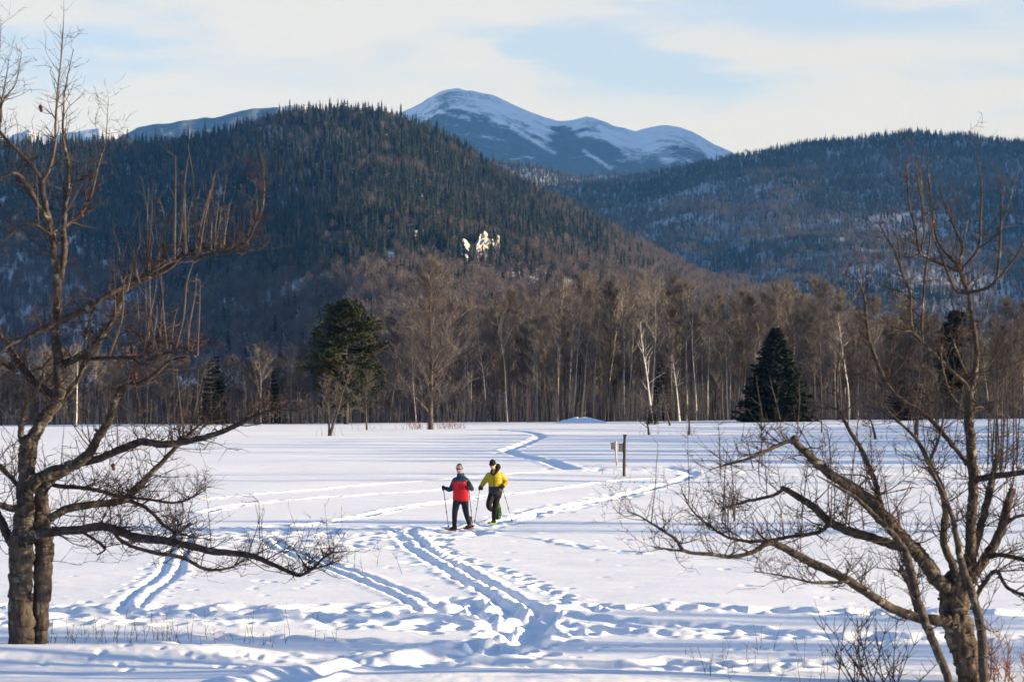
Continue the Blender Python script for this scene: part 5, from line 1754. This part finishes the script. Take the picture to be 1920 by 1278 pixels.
pt = thing('nest_box_post', 'thin pale bowed wooden post with a small grey nest box, behind the thick post', 'post', (gx_, gy_, ground_z(gx_, gy_) - 0.02))
mb = MB()
mb.tube([(0.03, 0, -0.3), (0.02, 0, 0.1), (-0.02, 0, 0.5), (-0.045, 0, 0.85), (-0.04, 0, 1.24)], [0.05, 0.048, 0.045, 0.043, 0.040], 10, knob=0.04, rng=rng, close=True)
mb.build('post', M['pale_post'], pt, True)
nest_box(pt, (-0.19, -0.02, 0.98), 0.16, 0.16, 0.30, 0.05)

# ------------------------------------------------------------------ the two snowshoers
def cloth(name, c, bump=0.006, bscale=30, rough=0.75, c2=None, stretch=(1, 1, 1)):
    return material(name, c, c2 or tuple(v * 0.8 for v in c), scale=9, rough=rough, bump=bump, bscale=bscale, stretch=stretch)


M['skin'] = material('skin', (0.56, 0.33, 0.25), (0.50, 0.28, 0.21), scale=20, rough=0.6)
M['red_cloth'] = cloth('red_cloth', (0.78, 0.014, 0.024), 0.02, 7, 0.6)
M['navy_cloth'] = cloth('navy_cloth', (0.018, 0.055, 0.10), 0.02, 7, 0.6)
M['trouser'] = cloth('trouser', (0.018, 0.022, 0.034), 0.02, 8)
M['black_trouser'] = cloth('black_trouser', (0.010, 0.010, 0.012), 0.02, 8)
M['yellow_cloth'] = cloth('yellow_cloth', (0.46, 0.345, 0.012), 0.03, 10, 0.5, stretch=(0.4, 0.4, 2.2))
M['grey_cloth'] = cloth('grey_cloth', (0.030, 0.032, 0.040), 0.03, 10, 0.5, stretch=(0.4, 0.4, 2.2))
M['glove'] = cloth('glove', (0.014, 0.014, 0.018), 0.004, 40)
M['boot'] = cloth('boot', (0.022, 0.014, 0.014), 0.006, 30)
M['fur'] = cloth('fur', (0.012, 0.011, 0.011), 0.03, 60, 0.95)
M['knit_dark'] = cloth('knit_dark', (0.02, 0.03, 0.05), 0.01, 80, 0.95)
M['knit_pale'] = cloth('knit_pale', (0.45, 0.43, 0.42), 0.01, 80, 0.95)
M['knit_red'] = cloth('knit_red', (0.42, 0.07, 0.05), 0.01, 80, 0.95)
M['knit_black'] = cloth('knit_black', (0.010, 0.010, 0.012), 0.01, 80, 0.95)
M['eye'] = material('eye', (0.03, 0.02, 0.015), rough=0.3)
M['lip'] = material('lip', (0.36, 0.13, 0.12), rough=0.5)
M['lens'] = material('lens', (0.012, 0.012, 0.014), rough=0.15, spec=0.6)
M['zip'] = material('zip', (0.035, 0.05, 0.10), rough=0.5)
M['pole_metal'] = material('pole_metal', (0.20, 0.17, 0.17), (0.06, 0.06, 0.07), scale=3, rough=0.4, stretch=(1, 1, 3))
M['pole_pale'] = material('pole_pale', (0.42, 0.38, 0.34), (0.18, 0.16, 0.15), scale=3, rough=0.4, stretch=(1, 1, 3))
M['rubber'] = material('rubber', (0.02, 0.02, 0.02), rough=0.7)
M['shoe_red'] = material('shoe_red', (0.22, 0.03, 0.03), rough=0.5)
M['shoe_green'] = material('shoe_green', (0.42, 0.82, 0.08), (0.34, 0.70, 0.16), scale=12, rough=0.5)
M['shoe_blue'] = material('shoe_blue', (0.10, 0.30, 0.38), rough=0.5)
M['shoe_deck'] = material('shoe_deck', (0.03, 0.028, 0.03), rough=0.6)


def fuse(mb, name, mats, parent, voxel=0.012, it=6, paint=None):
    """weld overlapping closed lofts into one continuous smooth skin"""
    tmp_me = mb.mesh(name + '_tmp', mats)
    tmp = bpy.data.objects.new(name + '_tmp', tmp_me)
    COL.objects.link(tmp)
    rm = tmp.modifiers.new('r', 'REMESH')
    rm.mode = 'VOXEL'
    rm.voxel_size = voxel
    sm = tmp.modifiers.new('s', 'SMOOTH')
    sm.iterations = it
    sm.factor = 0.5
    dg = bpy.context.evaluated_depsgraph_get()
    me_ = bpy.data.meshes.new_from_object(tmp.evaluated_get(dg))
    bpy.data.objects.remove(tmp)
    me_.name = name
    me_.materials.clear()
    for m_ in (mats if isinstance(mats, (list, tuple)) else [mats]):
        me_.materials.append(m_)
    me_.polygons.foreach_set('use_smooth', [True] * len(me_.polygons))
    if paint:
        me_.polygons.foreach_set('material_index', [paint(p.center) for p in me_.polygons])
    me_.update()
    return link(name, me_, parent)


def limb_loft(mb, pts, r, n=5):
    P = [Vector(p) for p in pts]
    C = catmull(P, n)
    R = []
    for i in range(len(P) - 1):
        for k in range(n):
            R.append(r[i] + (r[i + 1] - r[i]) * k / n)
    R.append(r[-1])
    # rounded ends so that a limb never starts with a flat edge
    d0 = (C[0] - C[1]).normalized()
    C = [C[0] + d0 * R[0] * 0.75, C[0] + d0 * R[0] * 0.5] + C
    R = [R[0] * 0.45, R[0] * 0.8] + R
    mb.loft(C, R, side=(0.3, 1, 0.1))


def hand_on_pole(parent, c, axis, out, mat, s=1.0):
    """gloved fist: palm, thumb and four bent fingers closed round a pole shaft running along axis"""
    c, axis, out = Vector(c), Vector(axis).normalized(), Vector(out).normalized()
    out = (out - axis * out.dot(axis)).normalized()
    side = axis.cross(out)
    mb = MB()
    mb.loft([c - axis * 0.048 + out * 0.030, c + out * 0.034, c + axis * 0.046 + out * 0.030], [(0.022, 0.036), (0.026, 0.042), (0.022, 0.034)], side=tuple(out))
    for i, ln in enumerate((0.85, 1.0, 0.95, 0.75)):
        b = c + axis * (0.038 - 0.026 * i)
        P = [b + out * 0.032 + side * 0.030, b + side * 0.040 * ln - out * 0.008, b - out * 0.034 * ln + side * 0.012, b - out * 0.026 - side * 0.016 * ln]
        mb.loft(P, [0.0135, 0.0130, 0.0125, 0.010], side=tuple(axis), k=8)
    b = c + axis * 0.050
    mb.loft([b + out * 0.026 - side * 0.024, b - side * 0.036 + axis * 0.006, b - side * 0.026 - out * 0.026 - axis * 0.004], [0.016, 0.0145, 0.011], side=tuple(axis), k=8)
    mb.loft([c + out * 0.028 - axis * 0.012, c + out * 0.105 - axis * 0.02], [0.034, 0.042], side=tuple(axis), k=12)
    return fuse(mb, 'glove', mat, parent, 0.0055, 3)


def head_parts(mb, c, yaw, tilt):
    """adds a head to the body mesh, returns the transform of the head"""
    R = Matrix.Rotation(yaw, 3, 'Z') @ Matrix.Rotation(tilt, 3, 'X')
    c = Vector(c)
    tr = lambda p: c + R @ Vector(p)
    rings = [(-0.118, 0.035, 0.040, -0.030), (-0.105, 0.050, 0.058, -0.022), (-0.07, 0.064, 0.082, -0.008), (-0.02, 0.073, 0.094, 0), (0.03, 0.077, 0.099, 0.002), (0.07, 0.072, 0.092, 0.006), (0.10, 0.055, 0.07, 0.008), (0.118, 0.028, 0.035, 0.008)]
    mb.loft([tr((0, y_, z)) for z, a, b, y_ in rings], [(a, b) for z, a, b, y_ in rings], side=tuple(R @ Vector((1, 0, 0))), k=20)
    mb.loft([tr((0, -0.088, 0.02)), tr((0, -0.104, -0.012)), tr((0, -0.116, -0.034)), tr((0, -0.098, -0.046))], [0.010, 0.013, 0.017, 0.012], side=tuple(R @ Vector((1, 0, 0))), k=8)
    for s in (-1, 1):
        mb.loft([tr((s * 0.074, 0.008, -0.03)), tr((s * 0.084, 0.014, 0.0)), tr((s * 0.080, 0.016, 0.028))], [(0.010, 0.012), (0.013, 0.018), (0.010, 0.014)], side=(1, 0, 0), k=8)
        mb.loft([tr((s * 0.020, -0.088, 0.020)), tr((s * 0.050, -0.082, 0.020))], [0.010, 0.009], side=(0, 0, 1), k=8)
    return tr, R


def face(parent, tr, glasses=False):
    for s in (-1, 1):
        if not glasses:
            m = MB()
            m.ball(tr((s * 0.031, -0.088, 0.004)), (0.014, 0.012, 0.009), 10)
            m.build('eye', M['eye'], parent, True)
    m = MB()
    m.loft([tr((-0.028, -0.084, -0.070)), tr((0, -0.094, -0.074)), tr((0.028, -0.084, -0.070))], [0.005, 0.008, 0.005], side=(0, 0, 1), k=8)
    m.build('mouth', M['lip'], parent, True)
    if glasses:
        m = MB()
        for s in (-1, 1):
            m.loft([tr((s * 0.008, -0.104, 0.008)), tr((s * 0.034, -0.104, 0.004)), tr((s * 0.066, -0.088, 0.008))], [(0.014, 0.006), (0.022, 0.007), (0.014, 0.006)], side=(0, 0, 1), k=10)
            m.tube([tr((s * 0.068, -0.086, 0.012)), tr((s * 0.084, 0.005, 0.014))], [0.004, 0.004], 5)
        m.build('sunglasses', M['lens'], parent, True)


def beanie(parent, tr, R, mats, paint, h=0.165):
    m = MB()
    rg_ = [(0.018, 0.088, 0.110), (0.05, 0.089, 0.111), (0.085, 0.084, 0.104), (0.115, 0.070, 0.086), (0.138, 0.048, 0.058), (h - 0.012, 0.020, 0.025)]
    m.loft([tr((0, 0.008, z)) for z, a, b in rg_], [(a, b) for z, a, b in rg_], side=tuple(R @ Vector((1, 0, 0))), k=22)
    o = fuse(m, 'knit_hat', mats, parent, 0.007, 3, paint)
    m = MB()
    m.tube([tr((0.089 * math.cos(a), 0.008 + 0.111 * math.sin(a), 0.022)) for a in np.linspace(0, 2 * math.pi, 25)], [0.010] * 25, 8)
    m.build('brim', mats[0] if isinstance(mats, list) else mats, o, True)
    return o


def boot(parent, ankle, direction, mat, lift=0.0):
    a = Vector(ankle)
    d = Vector(direction).normalized()
    m = MB()
    up = Vector((0, 0, 1)) if abs(d.z) < 0.7 else Vector((0, 0.9, 0.3))
    m.loft([a + up * 0.20, a + up * 0.10, a - up * 0.02], [0.070, 0.060, 0.058], side=(1, 0, 0))
    m.loft([a - d * 0.075 - up * 0.045, a - d * 0.02 - up * 0.035, a + d * 0.08 - up * 0.050, a + d * 0.165 - up * 0.062, a + d * 0.195 - up * 0.066], [(0.036, 0.04), (0.046, 0.05), (0.047, 0.042), (0.042, 0.030), (0.02, 0.015)], side=tuple(d.cross(up)))
    return fuse(m, 'boot', mat, parent, 0.011, 4)


def pole_thing(label, grip, tip, mat, group):
    """trekking pole from the hand to its point in the snow"""
    g_, t_ = Vector(grip), Vector(tip)
    root = thing('trekking_pole', label, 'pole', tuple(t_), 0, group)
    d = (g_ - t_).normalized()
    g0 = g_ - t_
    m = MB()
    L_ = g0.length
    m.tube([d * 0.02, d * L_ * 0.4], [0.0075, 0.0085], 8, close=True)
    m.tube([d * L_ * 0.4, d * (L_ - 0.06)], [0.0095, 0.0095], 8, close=True)
    m.build('shaft', M[mat], root, True)
    for f_ in (0.4, 0.7):
        m = MB()
        m.tube([d * (L_ * f_ - 0.02), d * (L_ * f_ + 0.025)], [0.014, 0.014], 8, close=True)
        m.build('clamp', M['rubber'], root)
    m = MB()
    m.tube([d * (L_ - 0.07), d * (L_ + 0.0), d * (L_ + 0.055), d * (L_ + 0.075)], [0.013, 0.016, 0.016, 0.021], 10, close=True)
    m.build('grip', M['rubber'], root, True)
    m = MB()
    m.tube([d * 0.055, d * 0.070], [0.030, 0.024], 12, close=True)
    m.build('basket', M['rubber'], root)
    m = MB()
    m.tube([d * -0.02, d * 0.03], [0.003, 0.007], 6, close=True)
    m.build('tip', M['pole_metal'], root)
    return root


def snowshoe(label, c, toe, up, frame_mat, deck_mat, group, L_=0.60, W=0.105):
    """oval frame, deck plate with cut-outs, binding straps and crampon"""
    c, toe, up = Vector(c), Vector(toe).normalized(), Vector(up).normalized()
    side = toe.cross(up).normalized()
    up = side.cross(toe).normalized()
    root = thing('snowshoe', label, 'snowshoe', tuple(c), 0, group)
    N_ = 36
    pts = []
    for i in range(N_ + 1):
        a = 2 * math.pi * i / N_
        u = math.cos(a)
        w = W * math.sin(a) * (1.0 - 0.22 * (u < 0) * abs(u)) * (0.92 + 0.10 * u)
        curl = 0.07 * max(0, u - 0.55) ** 1.3 * 2
        pts.append(toe * (u * L_ / 2) + side * w + up * curl)
    m = MB()
    m.tube(pts, [0.011] * (N_ + 1), 8)
    m.build('frame', M[frame_mat], root, True)
    m = MB()
    n = len(m.v)
    top = [p * 0.96 + up * 0.004 for p in pts[:-1]]
    bot = [p * 0.96 - up * 0.004 for p in pts[:-1]]
    m.v += [tuple(p) for p in top] + [tuple(p) for p in bot]
    m.f.append(tuple(range(N_)))
    m.f.append(tuple(reversed(range(N_, 2 * N_))))
    m.m += [0, 0]
    for i in range(N_):
        j = (i + 1) % N_
        m.f.append((i, N_ + i, N_ + j, j))
        m.m.append(0)
    m.build('deck', M[deck_mat], root)
    for s_, w_ in ((0.10, 0.07), (0.02, 0.06), (-0.07, 0.06)):
        m = MB()
        m.tube([toe * s_ + side * -w_, toe * s_ + side * -w_ * 0.7 + up * 0.06, toe * s_ + side * w_ * 0.7 + up * 0.06, toe * s_ + side * w_], [0.008] * 4, 6)
        m.build('strap', M['rubber'], root)
    m = MB()
    for k in range(5):
        m.tube([toe * 0.08 + side * (0.03 * (k - 2)), toe * 0.08 + side * (0.03 * (k - 2)) - up * 0.03], [0.006, 0.002], 4, close=True)
    m.build('crampon', M['pole_metal'], root)
    return root


def root_at(px, py, dz=0.0):
    g_ = gpt(px, py)
    zz = field_base(np.array([g_.x]), np.array([g_.y]))[0]
    return Vector((g_.x, g_.y, float(zz) + dz))


# --- walker in the red and navy jacket
o1 = root_at(865.9, 990.6, -0.05)
P1 = thing('person', 'walker in red and navy jacket, patterned knit hat and dark trousers, holding two poles', 'person', tuple(o1))
HC = (-0.062, -0.035, 1.600)
b = MB()
trh, RH = head_parts(b, HC, math.radians(-12), math.radians(4))
b.loft([(-0.055, 0.0, 1.52), (-0.045, 0.01, 1.42), (-0.04, 0.01, 1.36)], [0.055, 0.058, 0.07])
b.loft([(-0.03, 0, 0.80), (-0.03, 0, 1.00), (-0.035, 0, 1.20), (-0.035, 0, 1.34), (-0.035, 0.0, 1.40)], [(0.16, .11), (0.15, .10), (0.17, .11), (0.17, .10), (0.09, .07)])
AL = [(-0.165, 0.01, 1.315), (-0.295, 0.04, 1.085), (-0.415, -0.085, 1.105)]
AR = [(0.098, 0.01, 1.315), (0.258, 0.03, 1.090), (0.195, -0.215, 1.195)]
for A in (AL, AR):
    limb_loft(b, A, [0.055, 0.044, 0.034])
LL = [(-0.115, 0.0, 0.84), (-0.180, -0.11, 0.475), (-0.186, -0.20, 0.14)]
LR = [(0.065, 0.0, 0.84), (0.112, -0.06, 0.48), (0.195, 0.17, 0.17)]
for A in (LL, LR):
    limb_loft(b, A, [0.085, 0.058, 0.042])
body = fuse(b, 'body', M['skin'], P1, 0.0075, 3)
face(P1, trh)
zt = trh((0, 0, 0.105)).z


def hat_paint(c):
    z = c.z
    if z > 1.72:
        return 0
    if z > 1.695:
        return 1 if (math.sin(c.x * 90) > -0.2) else 2
    if z > 1.655:
        return 1 if math.sin(c.x * 130 + z * 90) > -0.5 else 2
    return 1


beanie(P1, trh, RH, [M['knit_dark'], M['knit_pale'], M['knit_red']], hat_paint)
j = MB()
j.loft([(-0.028, 0, 0.775), (-0.026, 0, 0.82), (-0.026, 0, 0.96), (-0.03, 0, 1.12), (-0.034, 0, 1.26), (-0.035, 0, 1.345), (-0.036, 0, 1.395), (-0.042, 0.0, 1.435)],
       [(0.210, .150), (0.216, .158), (0.206, .150), (0.202, .152), (0.205, .148), (0.195, .130), (0.140, .105), (0.085, .080)], k=24)
j.loft([(-0.045, 0.0, 1.40), (-0.05, 0.0, 1.47), (-0.052, 0.002, 1.495)], [(0.088, .085), (0.080, .082), (0.076, .080)], k=18)
j.loft([(-0.07, 0.085, 1.43), (0.02, 0.10, 1.455), (0.05, 0.06, 1.47)], [0.04, 0.055, 0.035], side=(0, 0, 1))          # hood lying on the back
limb_loft(j, AL, [0.088, 0.068, 0.052])
limb_loft(j, AR, [0.088, 0.068, 0.052])


def red_paint(c):
    core = abs(c.x + 0.03) < 0.215 - 0.22 * max(0, c.z - 1.16) and c.z < 1.285
    return 0 if core and not (c.x > 0.165 and c.z > 0.99 and c.y < -0.02) and not (c.x < -0.222) else 1


jk = fuse(j, 'jacket', [M['red_cloth'], M['navy_cloth']], P1, 0.0095, 5, red_paint)
m = MB()
m.tube([(-0.052, -0.158, 0.80), (-0.050, -0.160, 0.95), (-0.050, -0.158, 1.12), (-0.048, -0.150, 1.27), (-0.05, -0.118, 1.37), (-0.052, -0.088, 1.46)], [0.007] * 6, 6)
m.build('zip', M['zip'], jk)
for x_ in (-0.10, 0.055):
    m = MB()
    m.tube([(x_, -0.142, 1.225), (x_ + 0.004, -0.137, 1.275)], [0.006, 0.006], 6)
    m.build('pocket_zip', M['knit_pale'], jk)
t = MB()
t.loft([(-0.028, 0, 0.70), (-0.028, 0, 0.80), (-0.028, 0, 0.92)], [(0.17, .125), (0.185, .135), (0.17, .12)], k=20)
for A in (LL, LR):
    limb_loft(t, A, [0.112, 0.076, 0.058])
fuse(t, 'trousers', M['trouser'], P1, 0.0105, 5)
for A, d_ in ((LL, (-0.55, -0.85, 0)), (LR, (-0.50, -0.85, -0.15))):
    boot(P1, A[2], d_, M['boot'])
hand_l = (-0.478, -0.135, 1.115)
hand_r = (0.172, -0.285, 1.235)
tip_l = o1 + Vector((-0.345, 0.10, 0.06))
tip_r = o1 + Vector((0.290, -0.02, 0.06))
ax_l = (o1 + Vector(hand_l) - tip_l)
ax_r = (o1 + Vector(hand_r) - tip_r)
hand_on_pole(P1, hand_l, ax_l, (0.7, 0.4, 0.0), M['glove'])
hand_on_pole(P1, hand_r, ax_r, (0.15, 0.9, -0.3), M['glove'])
pole_thing('dark trekking pole in the outstretched hand of the walker in red', o1 + Vector(hand_l), tip_l, 'pole_metal', 'trekking poles of the two walkers')
pole_thing('dark trekking pole held close to the chest of the walker in red', o1 + Vector(hand_r), tip_r, 'pole_metal', 'trekking poles of the two walkers')
snowshoe('red snowshoe under the leading foot of the walker in red', o1 + Vector((-0.215, -0.25, 0.045)), (-0.60, -0.80, -0.02), (0, 0.05, 1), 'shoe_red', 'shoe_deck', 'snowshoes of the two walkers')
snowshoe('red snowshoe under the trailing foot of the walker in red', o1 + Vector((0.155, 0.11, 0.075)), (-0.55, -0.82, -0.16), (0, -0.1, 1), 'shoe_red', 'shoe_deck', 'snowshoes of the two walkers')

# --- walker in the yellow jacket
o2 = root_at(926.4, 979.2, -0.05)
P2 = thing('person', 'walker in yellow and charcoal puffer jacket, black knit hat and sunglasses, mid-stride with poles', 'person', tuple(o2))
HC = (-0.040, -0.065, 1.640)
b = MB()
trh, RH = head_parts(b, HC, math.radians(-10), math.radians(14))
b.loft([(-0.02, -0.02, 1.55), (0.005, 0.0, 1.45), (0.015, 0.01, 1.38)], [0.056, 0.06, 0.07])
b.loft([(0.03, 0, 0.82), (0.03, 0, 1.02), (0.025, 0, 1.22), (0.02, 0, 1.37), (0.015, 0.0, 1.43)], [(0.16, .11), (0.15, .10), (0.17, .11), (0.18, .10), (0.09, .07)])
AL = [(-0.135, 0.01, 1.350), (-0.275, 0.03, 1.165), (-0.355, -0.095, 1.045)]
AR = [(0.178, 0.01, 1.350), (0.315, 0.05, 1.165), (0.245, -0.125, 1.060)]
for A in (AL, AR):
    limb_loft(b, A, [0.055, 0.044, 0.034])
LF = [(0.085, 0.0, 0.86), (0.030, -0.06, 0.47), (-0.005, -0.02, 0.14)]
LB = [(-0.045, 0.0, 0.86), (-0.140, -0.16, 0.52), (0.045, 0.20, 0.36)]
for A in (LF, LB):
    limb_loft(b, A, [0.085, 0.058, 0.042])
fuse(b, 'body', M['skin'], P2, 0.0075, 3)
face(P2, trh, True)
beanie(P2, trh, RH, [M['knit_black']], None)
j = MB()
zs = [0.815, 0.85, 0.93, 1.00, 1.08, 1.16, 1.24, 1.32, 1.39, 1.44, 1.475]
rr_ = [(0.180, .145), (0.190, .155), (0.194, .156), (0.190, .152), (0.188, .152), (0.194, .158), (0.200, .160), (0.202, .155), (0.190, .138), (0.140, .108), (0.088, .082)]
j.loft([(0.042 - 0.03 * (z - 0.8), 0, z) for z in zs], rr_, k=24)
limb_loft(j, AL, [0.094, 0.074, 0.055])
limb_loft(j, AR, [0.094, 0.074, 0.055])
jk = fuse(j, 'jacket', [M['yellow_cloth'], M['grey_cloth']], P2, 0.0095, 4, lambda c: 1 if (c.z < 1.055 and -0.19 < c.x < 0.235 and not (c.y < -0.165)) else 0)
for z in np.arange(0.87, 1.42, 0.062):                      # quilting seams
    k_ = np.interp(z, zs, [r_[0] for r_ in rr_])
    k2 = np.interp(z, zs, [r_[1] for r_ in rr_])
    cx_ = 0.042 - 0.03 * (z - 0.8)
    m = MB()
    m.tube([(cx_ + (k_ - 0.002) * math.cos(a), (k2 - 0.003) * math.sin(a), z) for a in np.linspace(math.pi * 1.05, math.pi * 1.95, 16)], [0.0045] * 16, 5)
    m.build('quilt_seam', M['grey_cloth'] if z < 1.05 else M['yellow_cloth'], jk)
m = MB()
m.tube([(0.012, -0.156, 0.84), (0.010, -0.158, 0.95), (0.006, -0.158, 1.10), (0.002, -0.166, 1.24), (0.0, -0.150, 1.36), (-0.002, -0.118, 1.44)], [0.0075] * 6, 6)
m.build('zip', M['rubber'], jk)
m = MB()
m.loft([(-0.09, -0.075, 1.40), (-0.06, -0.03, 1.47), (0.0, 0.03, 1.50), (0.085, 0.05, 1.53), (0.125, 0.02, 1.575), (0.105, -0.045, 1.52), (0.055, -0.095, 1.43), (0.01, -0.135, 1.36)],
       [0.026, 0.045, 0.055, 0.072, 0.066, 0.050, 0.040, 0.022], side=(0, 0.3, 1), k=12)
m.loft([(-0.09, -0.075, 1.41), (-0.05, -0.115, 1.39), (0.0, -0.14, 1.345)], [0.026, 0.03, 0.018], side=(0, 0.3, 1), k=10)
m.ball((0.10, 0.035, 1.60), (0.075, 0.07, 0.075), 14)
fuse(m, 'fur_hood', M['fur'], P2, 0.012, 3)
t = MB()
t.loft([(0.035, 0, 0.73), (0.035, 0, 0.82), (0.035, 0, 0.94)], [(0.155, .125), (0.172, .135), (0.16, .12)], k=20)
limb_loft(t, LF, [0.110, 0.078, 0.062])
limb_loft(t, LB, [0.110, 0.080, 0.064])
fuse(t, 'trousers', M['black_trouser'], P2, 0.0105, 5)
boot(P2, LF[2], (-0.45, -0.88, 0), M['black_trouser'])
boot(P2, (0.072, 0.26, 0.335), (0.10, 0.12, -1.0), M['black_trouser'])
hand_l = (-0.385, -0.150, 1.005)
hand_r = (0.226, -0.185, 1.025)
tip_l = o2 + Vector((-0.535, 0.02, 0.06))
tip_r = o2 + Vector((0.495, 0.35, 0.07))
hand_on_pole(P2, hand_l, (o2 + Vector(hand_l) - tip_l), (0.5, 0.45, 0.5), M['glove'])
hand_on_pole(P2, hand_r, (o2 + Vector(hand_r) - tip_r), (0.15, 0.8, 0.4), M['glove'])
pole_thing('pale trekking pole between the two walkers, held by the one in yellow', o2 + Vector(hand_l), tip_l, 'pole_pale', 'trekking poles of the two walkers')
pole_thing('pale trekking pole trailing behind the walker in yellow', o2 + Vector(hand_r), tip_r, 'pole_pale', 'trekking poles of the two walkers')
snowshoe('green snowshoe hanging from the lifted back foot of the walker in yellow', o2 + Vector((0.138, 0.36, 0.365)), (0.06, 0.12, -1.0), (-0.05, -0.95, 0.05), 'shoe_green', 'shoe_green', 'snowshoes of the two walkers', 0.46, 0.058)
snowshoe('green snowshoe under the standing foot of the walker in yellow', o2 + Vector((-0.035, -0.07, 0.045)), (-0.50, -0.86, 0), (0, 0, 1), 'shoe_green', 'shoe_deck', 'snowshoes of the two walkers', 0.46, 0.085)

# ------------------------------------------------------------------ haze
def build_haze():
    mb = MB()
    x0, x1, y0, y1, z0, z1 = -9000, 9000, -400, 17000, -60, 1500
    mb.box(((x0 + x1) / 2, (y0 + y1) / 2, (z0 + z1) / 2), (x1 - x0, y1 - y0, z1 - z0))
    m = bpy.data.materials.new('haze')
    m.use_nodes = True
    nt = m.node_tree
    nt.nodes.clear()
    o = nt.nodes.new('ShaderNodeOutputMaterial')
    v = nt.nodes.new('ShaderNodeVolumePrincipled')
    v.inputs['Color'].default_value = (0.12, 0.40, 1.0, 1)
    v.inputs['Absorption Color'].default_value = (1, 1, 1, 1)
    v.inputs['Density'].default_value = HAZE
    v.inputs['Anisotropy'].default_value = 0.0
    nt.links.new(v.outputs[0], o.inputs['Volume'])
    ob = mb.build('haze', m)
    tag(ob, kind='stuff')


HAZE = 2.6e-5
build_haze()
